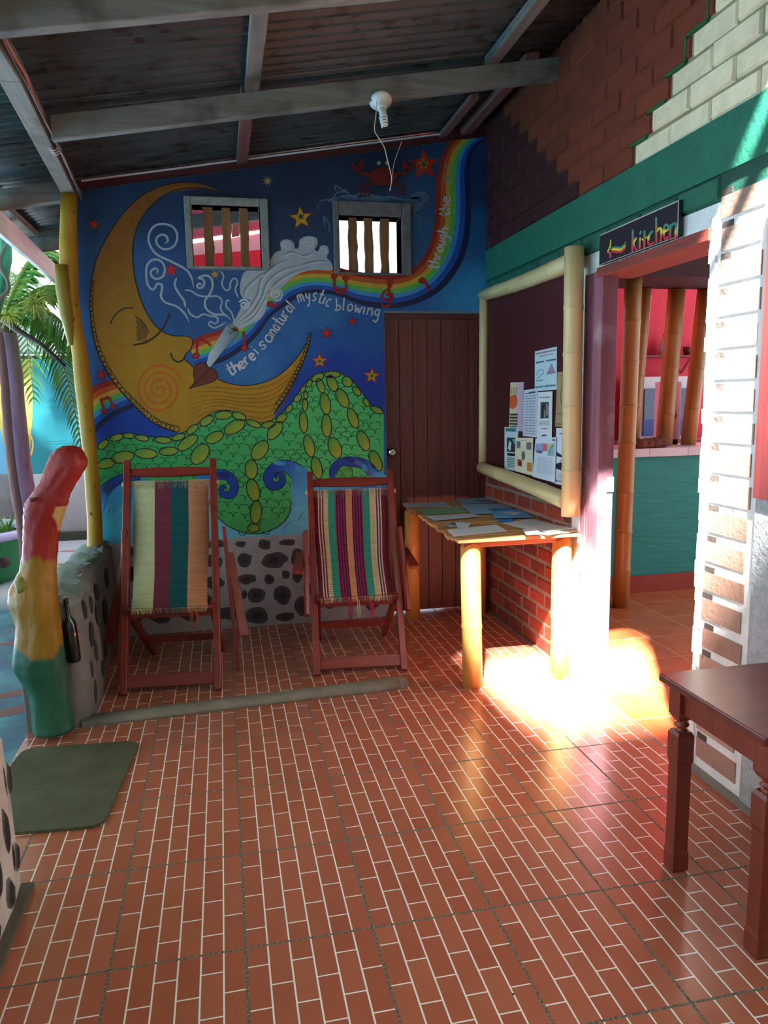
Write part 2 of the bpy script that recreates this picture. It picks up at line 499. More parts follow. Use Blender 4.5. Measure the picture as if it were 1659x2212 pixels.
# whitewashed masonry beside the door and over it
white = hx(232, 230, 224)
b.box(XR, 1.745, 1.41, 1.63, 0.0, 2.045, white)
b.box(XR, XB, 0.60, 1.40, 1.965, 2.045, white)
b.box(XR, XB, 0.30, 0.60, 0.0, 2.045, white)
b.box(XR, XB, -4.0, 0.30, 0.0, 2.045, hx(150, 150, 148))
# ragged white plaster edge of the door opening
r_ = random.Random(21)
for k in range(40):
    z = 0.0+k*0.05
    b.box(XR-0.006, XR, 0.575+r_.uniform(-0.006, 0.004), 0.605+r_.uniform(-0.006, 0.008), z, z+0.05, white)
# toothed brick column with thick white joints
for k in range(19):
    z = 0.06+k*0.107
    y0 = 0.345+r_.uniform(-.008, .008); y1 = 0.555+r_.uniform(-.01, .008)
    h = 0.072+r_.uniform(-0.006, 0.006)
    c = jit(mix(hx(150, 112, 96), hx(176, 142, 124), r_.random()), r_, 0.1)
    b.hexa([(XR-0.004, y0, z), (XR-0.004, y1, z), (XR+.01, y1, z), (XR+.01, y0, z), (XR-0.004, y0, z+h), (XR-0.004, y1, z+h), (XR+.01, y1, z+h), (XR+.01, y0, z+h)], c)
    # dark gap in the joint at the door side
    b.box(XR-0.003, XR+.01, y1-0.055, y1-0.004+r_.uniform(-.006, .006), z+h+0.002, z+h+0.022, hx(70, 62, 56))
# cement skirting
b.box(XR-0.02, XR, -4.0, 0.60, 0.0, 0.022, hx(128, 122, 110))
b.box(XR-0.02, XR, 1.43, 2.87, 0.0, 0.012, hx(110, 98, 86))
struct(b.build('wall_right', wall_paint))

b = MB()
# rough grey render and the dark red panel past the brick column
b.box(XR-0.012, XR, -4.0, 0.300, 0.022, 1.07, hx(170, 172, 172))
struct(b.build('trim_1', mat('rough_cement', rough=0.9, var=0.25, scale=30, bump=0.9, bscale=70, col=True, dark=(70, 68, 64), darkth=0.64)))
b = MB(); b.box(XR-0.03, XR, -1.0, 0.292, 1.07, 2.0)
struct(b.build('trim_2', wood('dark_red_boards', (84, 26, 26), (104, 38, 36))))

# ---- kitchen shell
kred = mat('kitchen_red_paint', (226, 44, 66), 0.6, 0.06, 3)
b = MB(); b.box(1.85, 5.0, 4.45, 4.58, 0.0, 3.6)
struct(b.build('wall_kitchen', kred))
b = MB(); b.box(1.85, 5.0, -0.6, -0.45, 0.0, 3.6)
struct(b.build('wall_kitchen_front', mat('kitchen_dark_paint', (110, 40, 40), 0.7)))
b = MB(); b.box(1.85, 4.6, 2.60, 3.12, 2.14, 3.5)
struct(b.build('trim_3', mat('dark_maroon_boards', (66, 24, 24), 0.7)))
b = MB()
b.box(1.87, 5.0, 2.98, 3.10, 0.125, 0.975)
struct(b.build('wall_counter', mat('turquoise_brick_paint', (40, 138, 130), 0.55, 0.12, 8, 0.5, 18, dark=(24, 74, 70), darkth=0.70, stretch=(0.5, 0.5, 2.2))))
b = MB(); b.box(1.87, 5.0, 2.965, 3.10, 0.0, 0.125)
struct(b.build('baseboard_counter', mat('red_skirting', (160, 62, 48), 0.6, 0.15, 10)))
# tiled counter top
b = MB()
x = 2.02
while x < 4.6:
    b.box(x+0.002, x+0.298, 2.955, 3.42, 0.978, 1.036, hx(222, 202, 206)); x += 0.30
struct(b.build('trim_4', mat('white_counter_tile', rough=0.25, var=0.05, col=True)))

# ---- roof: corrugated sheets lying on purlins and rafters
def corrugated(name, x0, x1, y0, y1, zoff, m, seg=8, pitch=0.076, amp=0.011):
    b = MB(); b.smooth = True
    n = int((y1-y0)/pitch*seg); mx_ = 8
    V = []
    for i in range(n+1):
        y = y0+(y1-y0)*i/n
        dz = amp*math.cos(2*math.pi*y/pitch)
        V.append([b.v((x0+(x1-x0)*j/mx_, y, roof_z(x0+(x1-x0)*j/mx_)+zoff+dz)) for j in range(mx_+1)])
    for i in range(n):
        for j in range(mx_): b.face([V[i][j], V[i][j+1], V[i+1][j+1], V[i+1][j]])
    o = b.build(name, m)
    s = o.modifiers.new('sheet', 'SOLIDIFY'); s.thickness = 0.0012
    return struct(o)
tin = mat('weathered_tin', (60, 63, 62), 0.45, 0.5, 7.0, 0.15, 30, spec=0.5, dark=(26, 23, 21), darkth=0.56, stretch=(0.5, 1, 1))
corrugated('ceiling', -1.30, XR+0.02, -0.22, 0.92, 0.053, tin)
corrugated('ceiling_middle', -1.34, XR+0.02, 0.86, 1.90, 0.056, tin)
corrugated('ceiling_back', -1.30, XR+0.02, 1.84, 3.95, 0.053, tin)
corrugated('ceiling_rear', -0.95, 0.74, 3.90, 4.98, 0.056, mat('pink_bounce_tin', (190, 104, 118), 0.6, 0.2, 5.0))  # pink bounce light from the red wall put into the tin colour
corrugated('ceiling_left_strip', -1.30, 0.28, -4.2, -0.19, 0.056, tin)
corrugated('ceiling_eave', -1.30, -0.90, 3.90, 4.30, 0.050, tin)
corrugated('ceiling_kitchen', XR+0.10, 4.0, -0.6, 4.6, 0.053, tin)

oldwood = wood('grey_roof_timber', (104, 101, 95), (130, 127, 120), 0.75, 0, dirt=(76, 69, 60))
oldwood_y = wood('grey_roof_timber_along', (98, 92, 85), (126, 119, 110), 0.75, 1, dirt=(74, 60, 48))
oldwood_pink_lit = wood('pink_lit_roof_timber', (120, 70, 64), (150, 96, 88), 0.7, 1)  # pink light from the rear yard put into the timber colour
def rafter(y, x0, x1, w=0.05, h=0.10, name='beam'):
    b = MB()
    b.hexa([(x0, y, roof_z(x0)-h), (x1, y, roof_z(x1)-h), (x1, y+w, roof_z(x1)-h), (x0, y+w, roof_z(x0)-h), (x0, y, roof_z(x0)), (x1, y, roof_z(x1)), (x1, y+w, roof_z(x1)), (x0, y+w, roof_z(x0))])
    return struct(b.build(name, oldwood, bevel=0.004))
rafter(0.89, -0.64, XR); rafter(1.85, -0.655, XR); rafter(-0.27, -0.635, XR); rafter(-2.0, -0.63, 0.26); rafter(-3.9, -0.63, 0.26)
rafter(3.92, -1.25, XR); rafter(2.78, -1.28, -0.79, 0.06, 0.10)
def purlin(x, y0, y1, w=0.065, h=0.044, m=None):
    b = MB(); z0, z1 = roof_z(x-w/2), roof_z(x+w/2)
    b.hexa([(x-w/2, y0, z0), (x+w/2, y0, z1), (x+w/2, y1, z1), (x-w/2, y1, z0), (x-w/2, y0, z0+h), (x+w/2, y0, z1+h), (x+w/2, y1, z1+h), (x-w/2, y1, z0+h)])
    return struct(b.build('beam', m or oldwood_y, bevel=0.003))
purlin(0.208, -4.1, 1.88); purlin(0.192, 1.88, 4.9, m=oldwood_pink_lit)
purlin(1.345, -0.2, 1.88); purlin(1.56, 1.88, 4.0, 0.07, 0.044, oldwood_pink_lit); purlin(1.41, 2.3, 4.0, 0.05, 0.03, oldwood_pink_lit)
purlin(-1.20, -4.1, 4.0)
# wall plate along the open side, carried by the yellow post
b = MB(); b.bar((-0.665, -4.1, 2.600), (-0.680, 1.3, 2.600), 0.075, 0.095); b.bar((-0.680, 1.3, 2.600), (-0.760, 2.86, 2.592), 0.075, 0.095)
struct(b.build('beam', oldwood_y, bevel=0.004))
# dark red board closing the top of the mural wall
b = MB()
for (x0, x1) in ((-0.80, 1.75),):
    b.hexa([(x0, 2.90, top_z(x0)), (x1, 2.90, top_z(x1)), (x1, 2.93, top_z(x1)), (x0, 2.93, top_z(x0)), (x0, 2.90, top_z(x0)+0.062), (x1, 2.90, top_z(x1)+0.062), (x1, 2.93, top_z(x1)+0.062), (x0, 2.93, top_z(x0)+0.062)])
struct(b.build('trim_5', wood('dark_red_wall_plate', (70, 20, 26), (92, 30, 34), axis=0)))
b = MB(); b.hexa([(-0.70, 2.875, roof_z(-0.70)+0.012), (1.45, 2.875, roof_z(1.45)+0.012), (1.45, 2.89, roof_z(1.45)+0.012), (-0.70, 2.89, roof_z(-0.70)+0.012), (-0.70, 2.875, roof_z(-0.70)+0.019), (1.45, 2.875, roof_z(1.45)+0.019), (1.45, 2.89, roof_z(1.45)+0.019), (-0.70, 2.89, roof_z(-0.70)+0.019)])
struct(b.build('trim_10', mat('pale_strip', (236, 226, 224), 0.4, 0.05)))  # thin pale strip above the mural wall
# white eave board on the garden side
b = MB(); b.bar((-1.12, 2.2, 2.40), (-1.165, 4.6, 2.375), 0.028, 0.13)
struct(b.build('trim_6', wood('white_eave_board', (222, 222, 216), (240, 240, 234), axis=1), bevel=0.003))

# ---- rear yard seen through the barred openings: sunlit red wall, pale roof beam
b = MB(); b.box(-6, 8, -5.5, -5.2, -0.2, 8.35)  # unseen wall added behind the camera to cut sun and low sky
struct(b.build('wall_sun_block', mat('sun_block_plaster', (150, 146, 140), 0.8, 0.1, 2)))
b = MB(); b.box(-0.95, 0.78, 5.0, 5.12, 0.0, 2.86, hx(236, 56, 78))
b.hexa([(-0.95, 4.998, 2.56), (0.78, 4.998, 2.74), (0.78, 5.0, 2.74), (-0.95, 5.0, 2.56), (-0.95, 4.998, 2.70), (0.78, 4.998, 2.86), (0.78, 5.0, 2.86), (-0.95, 5.0, 2.70)], hx(240, 226, 226))
struct(b.build('wall_rear', mat('red_rear_wall', rough=0.7, var=0.08, scale=3, col=True)))
b = MB()
b.hexa([(-0.95, 4.30, 2.66), (0.95, 4.30, 2.88), (0.95, 4.36, 2.88), (-0.95, 4.36, 2.66), (-0.95, 4.30, 2.76), (0.95, 4.30, 2.98), (0.95, 4.36, 2.98), (-0.95, 4.36, 2.76)], hx(236, 200, 200))
struct(b.build('trim_7', mat('pale_roof_beam', rough=0.6, col=True)))

# ---- raised cement curb across the floor
b = MB(); b.smooth = True
path = [(-0.66, 1.585), (-0.40, 1.600), (0.0, 1.625), (0.4, 1.650), (0.72, 1.672), (0.80, 1.690)]
rings = []
for i, (x, y) in enumerate(path):
    w = 0.050 if i < 4 else 0.062
    rings.append([(x, y+w*a, z) for a, z in ((-1.0, -0.002), (-0.92, 0.020), (-0.6, 0.032), (0, 0.034), (0.6, 0.030), (0.92, 0.018), (1.0, -0.002))])
b.loft(rings, True, hx(134, 128, 112))
V = [(0.80+0.062*math.cos(a), 1.69+0.058*math.sin(a)) for a in [math.pi*(-0.5+k/8) for k in range(9)]]
c_ = b.v((0.80, 1.69, 0.034))
A = [b.v((x, y, -0.002)) for x, y in V]; B = [b.v((0.80+(x-0.80)*0.75, 1.69+(y-1.69)*0.75, 0.030)) for x, y in V]
for k in range(8):
    b.face([A[k], A[k+1], B[k+1], B[k]], c=hx(134, 128, 112)); b.face([B[k], B[k+1], c_], c=hx(134, 128, 112))
struct(b.build('trim_8', mat('rough_grey_curb', rough=0.85, var=0.25, scale=18, bump=0.6, bscale=50, col=True)))

# ---- stone-pattern garden walls
cement = mat('cobbled_wall', rough=0.8, var=0.22, scale=12, bump=0.5, bscale=45, col=True)
def stone_patch(b, o, ux, uz, n, rx, rz, rot, c, r, rim=None):
    o = Vector(o); ux = Vector(ux); uz = Vector(uz); n = Vector(n)
    k = 11; pts = []
    for i in range(k):
        a = 2*math.pi*i/k; q = r.uniform(0.82, 1.08)
        p, s = math.cos(a)*rx*q, math.sin(a)*rz*q
        pts.append(o+ux*(p*math.cos(rot)-s*math.sin(rot))+uz*(p*math.sin(rot)+s*math.cos(rot)))
    V = [b.v(p+n*0.0005) for p in pts]; W = [b.v(o+(p-o)*0.72+n*0.008) for p in pts]; ce = b.v(o+n*0.010)
    rim = rim or c
    for i in range(k):
        j = (i+1) % k
        b.face([V[i], V[j], W[j], W[i]], [rim, rim, c, c], smooth=True); b.face([W[i], W[j], ce], c=c, smooth=True)
# low wall behind the log, running back to the mural wall
b = MB()
g1, g2, gd = hx(120, 118, 112), hx(128, 140, 136), hx(52, 50, 48)
xl, xr = -0.90, -0.632
prof = []
r_ = random.Random(5)
ys = [1.545, 1.56, 1.58, 1.62]+[1.68+0.07*k for k in range(18)]; b.smooth = True
rings = []
for i, y in enumerate(ys):
    w = [0.03, 0.016, 0.006, 0.0][min(i, 3)]
    xr_ = xr-w*2.0+(-0.035 if y > 2.0 else 0)
    t = 0.575+r_.uniform(-0.012, 0.012)
    rings.append([(xl+w, y, -0.16), (xr_+0.012, y, -0.0), (xr_+0.010, y, 0.2), (xr_, y, 0.4), (xr_-0.012, y, t-0.025), (xr_-0.06, y, t+r_.uniform(0, .015)), (-0.70, y, t+r_.uniform(0, .022)), (-0.74, y, t+r_.uniform(0, .03)), (-0.79, y, t+r_.uniform(0, .026)), (-0.84, y, t+r_.uniform(-.01, .018)), (xl, y, t-0.05)])
cols = [g1]*len(ys)
b.loft(rings, True, g1, smooth=True)
for f in b.bm.faces:
    if all(v.co.z > 0.52 for v in f.verts):
        for l in f.loops: l[b.cl] = g2
for (y, z, ry, rz, rot) in ((1.68, 0.49, .035, .055, .2), (1.74, 0.36, .04, .06, -.2), (1.84, .47, .035, .05, 0), (1.80, .26, .035, .06, .1), (1.95, .40, .05, .06, 0), (2.06, .25, .04, .07, .1), (1.92, .13, .05, .06, .3), (1.70, .10, .05, .075, -.3), (1.66, .22, .03, .05, .1), (2.2, .45, .06, .05, 0), (2.35, .3, .06, .08, 0), (2.25, .12, .05, .06, 0), (2.55, .44, .06, .06, 0), (2.6, .2, .07, .07, 0), (2.12, .08, .05, .04, 0)):
    stone_patch(b, (xr+0.006-(0.030 if y > 2.0 else 0.0) - (0.012 if z > .42 else 0), y, z), (0, 1, 0), (0, 0, 1), (1, 0, 0), ry, rz, rot, gd, r_, hx(50, 48, 46))
low = struct(b.build('wall_garden', cement))
# bottle bedded in the end of the low wall
b = MB(); b.smooth = True
bo = Vector((-0.672, 1.552, 0.300))
b.lathe([(0.0, 0.0), (0.026, 0.002), (0.030, 0.012), (0.030, 0.165), (0.026, 0.185), (0.012, 0.205), (0.010, 0.27), (0.0115, 0.275), (0.0115, 0.285), (0.0, 0.286)], bo, (-0.05, -0.02, 1), 20)
bt = b.build('bottle', mat('dark_bottle_glass', (18, 20, 14), 0.08, 0.05, spec=0.8), low)
bt['label'] = 'dark glass bottle bedded in cement'
# near low wall, white with black stones
b = MB(); wh = hx(196, 192, 184)
y1 = 0.43
rings = []
for y in (-4.0, -2.0, -1.0, -0.4, 0.0, 0.3, 0.40, y1):
    w = 0.0 if y < 0.35 else (0.008 if y < 0.42 else 0.025)
    rings.append([(-0.98, y, -0.16), (-0.628-w, y, -0.16), (-0.628-w, y, 0.0), (-0.634-w, y, 0.30), (-0.642-w, y, 0.475-w), (-0.66-w, y, 0.50-w), (-0.95+w, y, 0.50-w), (-0.98+w, y, 0.47)])
b.loft(rings, True, wh)
r_ = random.Random(9)
for (y, z, ry, rz, rot) in ((0.37, 0.36, .012, .05, 0), (0.30, .24, .028, .075, .1), (.355, .13, .016, .05, -.1), (.27, .07, .035, .05, .2), (.18, .18, .03, .08, 0), (.12, .06, .04, .045, 0), (.2, .36, .04, .06, 0), (.05, .30, .04, .06, 0), (0.0, .14, .05, .07, 0), (-.15, .25, .06, .08, 0), (-.15, .08, .06, .05, 0), (-.35, .18, .07, .07, 0)):
    stone_patch(b, (-0.629-(.006 if z > .2 else 0), y, z), (0, 1, 0), (0, 0, 1), (1, 0, 0), ry, rz, rot, hx(44, 42, 40), r_, hx(110, 104, 98))
for (x, z, rx, rz) in ((-.70, .3, .03, .06), (-.80, .2, .04, .06), (-.70, .12, .03, .05)):
    stone_patch(b, (x, y1, z), (-1, 0, 0), (0, 0, 1), (0, 1, 0), rx, rz, 0, hx(44, 42, 40), r_)
b.box(-0.640, -0.60, -4.0, 0.40, -0.01, 0.018, hx(96, 88, 76))
struct(b.build('wall_front_left', cement))
# ------------------------------------------------------------------ the mural: flat paint layers on the back wall
def KA(p): return (p[0]*0.33755, 380+p[1]*0.33755)
def KB(p): return (400+p[0]*0.40989, 380+p[1]*0.40989)
def KC(p): return (180+p[0]*0.40989, 780+p[1]*0.40989)
def KD(p): return (680+p[0]*0.26522, 150+p[1]*0.26522)
def KE(p): return (420+p[0]*0.25316, 600+p[1]*0.25316)
def ID(p): return p

GAIN = 0.80
def pc(r, g, b, k=None):
    l = lin((r, g, b)); k = GAIN if k is None else k
    return tuple(min(0.88, x*k) for x in l)+(1,)

mb = MB()
wall_back_body(mb)
mb.mi = 1
DEP = 0.00035
class Paint:
    """lays polygons and brush strokes on a plane; layer n sits n*DEP in front of it"""
    def __init__(s, mb, proj, nrm, xclip=None):
        s.mb = mb; s.proj = proj; s.n = Vector(nrm); s.L = 1; s.xclip = xclip
    def pt(s, p, L=None):
        return s.proj(p[0], p[1]) + s.n*(DEP*(s.L if L is None else L))
    def poly(s, pts, c, L=None, colf=None):
        P = [Vector(p) for p in pts]
        tris = geometry.tessellate_polygon([[Vector((p.x, p.y, 0)) for p in P]])
        V = [s.mb.v(s.pt(p, L)) for p in P]
        cc = [colf(p) for p in P] if colf else None
        for t in tris:
            s.mb.face([V[i] for i in t], [cc[i] for i in t] if cc else None, c, False)
    def stroke(s, pts, w, c, L=None, smooth=5, closed=False, taper=0.0, colf=None):
        P = catmull([Vector((p[0], p[1])) for p in pts], smooth, closed) if (len(pts) > 2 and smooth) else [Vector((p[0], p[1])) for p in pts]
        n = len(P); rows = []; cs = []
        for i in range(n):
            if closed: t = P[(i+1) % n]-P[i-1]
            else: t = P[min(i+1, n-1)]-P[max(i-1, 0)]
            if t.length < 1e-9: t = Vector((1, 0))
            t.normalize(); nn = Vector((-t.y, t.x))
            f = i/max(1, n-1)
            ww = w(f) if callable(w) else w
            if taper: ww *= min(1, 0.25+min(f, 1-f)/taper)
            a, q = P[i]+nn*ww/2, P[i]-nn*ww/2
            rows.append((s.mb.v(s.pt(a, L)), s.mb.v(s.pt(q, L))))
            cs.append((colf(a, f), colf(q, f)) if colf else None)
        m = n if closed else n-1
        for i in range(m):
            j = (i+1) % n
            s.mb.face([rows[i][0], rows[j][0], rows[j][1], rows[i][1]], [cs[i][0], cs[j][0], cs[j][1], cs[i][1]] if colf else None, c, False)
    def oval(s, cx, cy, rx, ry, deg, c, L=None, c2=None, line=None, lw=2.2, n=18):
        a = R(deg); ca, sa = math.cos(a), math.sin(a); P = []
        for i in range(n):
            t = 2*math.pi*i/n; x, y = rx*math.cos(t), ry*math.sin(t)
            P.append(Vector((cx+x*ca-y*sa, cy+x*sa+y*ca)))
        if c is not None:
            if c2 is not None:
                V = [s.mb.v(s.pt(p, L)) for p in P]; ce = s.mb.v(s.pt((cx, cy), L))
                cc = [mix(c, c2, 0.5+0.5*((p.y-cy)*0.8+(p.x-cx)*0.6)/max(rx, ry)) for p in P]
                for i in range(n):
                    j = (i+1) % n; s.mb.face([V[i], V[j], ce], [cc[i], cc[j], mix(c, c2, 0.55)], None, False)
            else: s.poly(P, c, L)
        if line is not None:
            s.stroke(P, lw, line, (s.L if L is None else L)+0.6, 0, True)
    def star(s, cx, cy, r, c, L=None, rot=0, inner=0.42, line=None, lw=2.0):
        P = []
        for i in range(10):
            a = -math.pi/2+R(rot)+math.pi*i/5; q = r if i % 2 == 0 else r*inner
            P.append((cx+q*math.cos(a), cy+q*math.sin(a)))
        s.poly(P, c, L)
        if line is not None: s.stroke(P, lw, line, (s.L if L is None else L)+0.3, 0, True)

pw = Paint(mb, lambda u, v: at_y(u, v, YB), (0, -1, 0))

# --- sky, sea and plaster ground, painted cell by cell
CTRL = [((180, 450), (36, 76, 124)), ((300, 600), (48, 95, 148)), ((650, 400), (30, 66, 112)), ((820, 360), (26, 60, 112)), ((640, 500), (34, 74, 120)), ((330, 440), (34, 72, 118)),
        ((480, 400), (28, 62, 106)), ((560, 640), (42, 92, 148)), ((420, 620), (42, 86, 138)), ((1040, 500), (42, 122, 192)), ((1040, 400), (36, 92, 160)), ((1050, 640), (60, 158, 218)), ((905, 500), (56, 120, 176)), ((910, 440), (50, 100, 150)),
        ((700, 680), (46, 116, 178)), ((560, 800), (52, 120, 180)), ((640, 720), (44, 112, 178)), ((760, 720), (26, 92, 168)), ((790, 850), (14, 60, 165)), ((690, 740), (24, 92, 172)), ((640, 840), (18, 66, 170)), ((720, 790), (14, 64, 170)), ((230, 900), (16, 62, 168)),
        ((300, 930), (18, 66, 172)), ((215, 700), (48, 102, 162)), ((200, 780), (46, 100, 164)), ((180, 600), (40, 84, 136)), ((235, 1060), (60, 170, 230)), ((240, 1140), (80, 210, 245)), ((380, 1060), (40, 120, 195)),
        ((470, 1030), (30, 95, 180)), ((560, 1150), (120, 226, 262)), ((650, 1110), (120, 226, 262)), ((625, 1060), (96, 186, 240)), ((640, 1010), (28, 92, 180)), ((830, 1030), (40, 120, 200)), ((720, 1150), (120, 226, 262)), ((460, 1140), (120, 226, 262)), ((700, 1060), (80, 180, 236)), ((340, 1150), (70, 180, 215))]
CTRL = [(p, tuple(x*(0.62 if p[1] < 420 else 0.80 if p[1] < 520 else 1.0) for x in c)) for p, c in CTRL]  # upper colours scaled down to paint in the shade under the roof
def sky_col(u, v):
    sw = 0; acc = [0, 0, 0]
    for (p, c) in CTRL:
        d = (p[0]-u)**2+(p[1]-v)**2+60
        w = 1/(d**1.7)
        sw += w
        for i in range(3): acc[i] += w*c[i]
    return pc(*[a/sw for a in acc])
def to_px(p):
    q = Vector(p)-CAM
    return (829.5+FPX*q.dot(_r)/q.dot(_f), 1106+FPX*q.dot(_d)/q.dot(_f))
rg = random.Random(3)
nx = 110; x0, x1 = XL, 1.76
zs = [0.575+0.0225*i for i in range(113)]
G = {}
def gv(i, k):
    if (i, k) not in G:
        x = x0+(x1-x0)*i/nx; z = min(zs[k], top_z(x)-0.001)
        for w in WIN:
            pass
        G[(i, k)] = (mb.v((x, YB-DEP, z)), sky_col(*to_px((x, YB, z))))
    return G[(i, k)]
def cell_ok(xa, xb, za, zb):
    xm, zm = (xa+xb)/2, (za+zb)/2
    for w in WIN:
        if xb > w[0]-0.004 and xa < w[1]+0.004 and zb > w[2]-0.004 and za < w[3]+0.004: return False
    if xb > DX0 and za < DZ: return False
    return za < top_z(xm)
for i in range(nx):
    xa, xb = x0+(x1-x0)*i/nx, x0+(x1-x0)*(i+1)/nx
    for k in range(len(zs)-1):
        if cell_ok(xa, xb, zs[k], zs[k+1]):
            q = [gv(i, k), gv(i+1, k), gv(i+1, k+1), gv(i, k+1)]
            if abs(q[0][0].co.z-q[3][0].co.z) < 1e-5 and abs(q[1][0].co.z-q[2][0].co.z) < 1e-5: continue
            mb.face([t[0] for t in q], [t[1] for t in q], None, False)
# strip of sea colour that finishes the painted area against the door edge
def xclip_poly(pts, ulim):
    out = []
    n = len(pts)
    for i in range(n):
        a, c = pts[i], pts[(i+1) % n]
        ia, ic = a[0] <= ulim, c[0] <= ulim
        if ia: out.append(a)
        if ia != ic:
            t = (ulim-a[0])/(c[0]-a[0]); out.append((ulim, a[1]+(c[1]-a[1])*t))
    return out
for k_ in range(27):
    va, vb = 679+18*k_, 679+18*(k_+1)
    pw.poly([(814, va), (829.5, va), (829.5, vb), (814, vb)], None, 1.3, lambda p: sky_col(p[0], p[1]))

# --- grey plaster base with painted cobbles
PL = pc(150, 158, 166, 1.15)
def zpx(x, z): return to_px((x, YB, z))
pw.poly([zpx(XL, 0.0), zpx(DX0-0.001, 0.0), zpx(DX0-0.001, 0.578), zpx(0.4, 0.574), zpx(XL, 0.582)], PL, 1.5)
DK, BK = pc(46, 48, 52), (0.008, 0.008, 0.009, 1)
rs = random.Random(12)
ST = [(700, 965, 60, 20), (830, 965, 30, 18), (955, 968, 32, 28), (1075, 955, 45, 20), (850, 1048, 42, 38), (1005, 1048, 68, 40), (1130, 1040, 38, 50), (685, 1055, 55, 34), (865, 1148, 52, 28), (980, 1150, 28, 30), (1066, 1125, 20, 22),
      (690, 1168, 54, 32), (915, 1235, 44, 38), (1050, 1232, 50, 54), (1128, 1130, 28, 40), (915, 1342, 60, 42), (1062, 1347, 52, 20), (650, 1258, 28, 26), (848, 1228, 14, 22), (1150, 1290, 34, 50), (760, 1330, 50, 34), (1190, 1200, 28, 30), (1210, 1050, 30, 34), (560, 1000, 55, 30), (420, 1010, 60, 34), (280, 1000, 50, 34), (560, 1110, 50, 40), (400, 1120, 60, 40), (250, 1120, 60, 44), (480, 1230, 60, 44), (330, 1250, 70, 40), (200, 1240, 44, 40), (560, 1330, 60, 40), (400, 1350, 60, 34), (250, 1350, 60, 40), (1290, 1120, 50, 50), (1400, 1200, 60, 50), (1300, 1260, 50, 50), (1480, 1100, 50, 50), (1520, 1260, 50, 50), (1400, 1040, 50, 40), (1540, 980, 40, 30)]
for (cx, cy, rx, ry) in ST:
    ang = rs.uniform(-12, 12); P = []
    for i in range(11):
        a = 2*math.pi*i/11; q = rs.uniform(0.82, 1.1)
        x, y = rx*q*math.cos(a), ry*q*math.sin(a)
        P.append((cx+x*math.cos(R(ang))-y*math.sin(R(ang)), cy+x*math.sin(R(ang))+y*math.cos(R(ang))))
    Q = [KC(p) for p in P]
    if max(p[0] for p in Q) > 829 or max(p[1] for p in Q) > 1385: continue
    cxp, cyp = KC((cx, cy))
    cr = mb.v(pw.pt((cxp, cyp), 2.2)); V = [mb.v(pw.pt(p, 2.2)) for p in catmull(Q, 2, True)]
    for i in range(len(V)):
        mb.face([V[i], V[(i+1) % len(V)], cr], [pc(84, 88, 94), pc(84, 88, 94), pc(38, 40, 44)], None, False)
    if rs.random() < 0.75: pw.stroke([(p[0]+rs.uniform(-1, 1), p[1]+rs.uniform(-1, 1)) for p in Q], 1.3, BK, 2.8, 4, True)
    if rs.random() < 0.5: pw.stroke([(cxp-rx*.2, cyp-ry*.2), (cxp, cyp), (cxp+rx*.15, cyp-ry*.1)], 1.0, pc(110, 112, 114), 3.0)

# --- rainbow
RB = [((20, 880), (60, 1015)), ((90, 838), (185, 985)), ((180, 815), (290, 925)), ((250, 780), (385, 835)), ((310, 720), (450, 745)), ((370, 640), (520, 690)), ((440, 545), (600, 640)), ((530, 492), (690, 618)), ((640, 470), (770, 625)),
      ((760, 472), (850, 650)), ((880, 500), (930, 680)), ((1000, 515), (1020, 695)), ((1100, 520), (1130, 695)), ((1185, 495), (1240, 665)), ((1245, 440), (1350, 600)), ((1290, 350), (1440, 490)), ((1312, 250), (1490, 360)), ((1318, 150), (1508, 200)), ((1320, 60), (1505, 60))]
RBp = [(KB(a), KB(c)) for a, c in RB]+[((944, 380), (1015, 372)), ((952, 345), (1020, 336)), ((962, 322), (1034, 314)), ((972, 303), (1060, 297))]
BANDS = [(0.0, .15, (160, 44, 30)), (.15, .29, (200, 92, 30)), (.29, .43, (206, 172, 60)), (.43, .57, (96, 190, 84)), (.57, .69, (66, 150, 214)), (.69, .84, (26, 84, 176)), (.84, 1.0, (22, 34, 78))]
def bands(pairs, L):
    T = catmull([p[0] for p in pairs], 6); Bm = catmull([p[1] for p in pairs], 6)
    for (f0, f1, c) in BANDS:
        rows = []
        for t, q in zip(T, Bm):
            rows.append((mb.v(pw.pt(t.lerp(q, f0), L)), mb.v(pw.pt(t.lerp(q, f1), L))))
        for i in range(len(rows)-1):
            mb.face([rows[i][0], rows[i+1][0], rows[i+1][1], rows[i][1]], None, pc(*c), False)
bands(RBp, 2.0)
bands([(KA(a), KA(c)) for a, c in [((575, 1365), (598, 1660)), ((640, 1325), (680, 1580)), ((730, 1300), (770, 1520)), ((850, 1260), (900, 1470))]], 2.0)

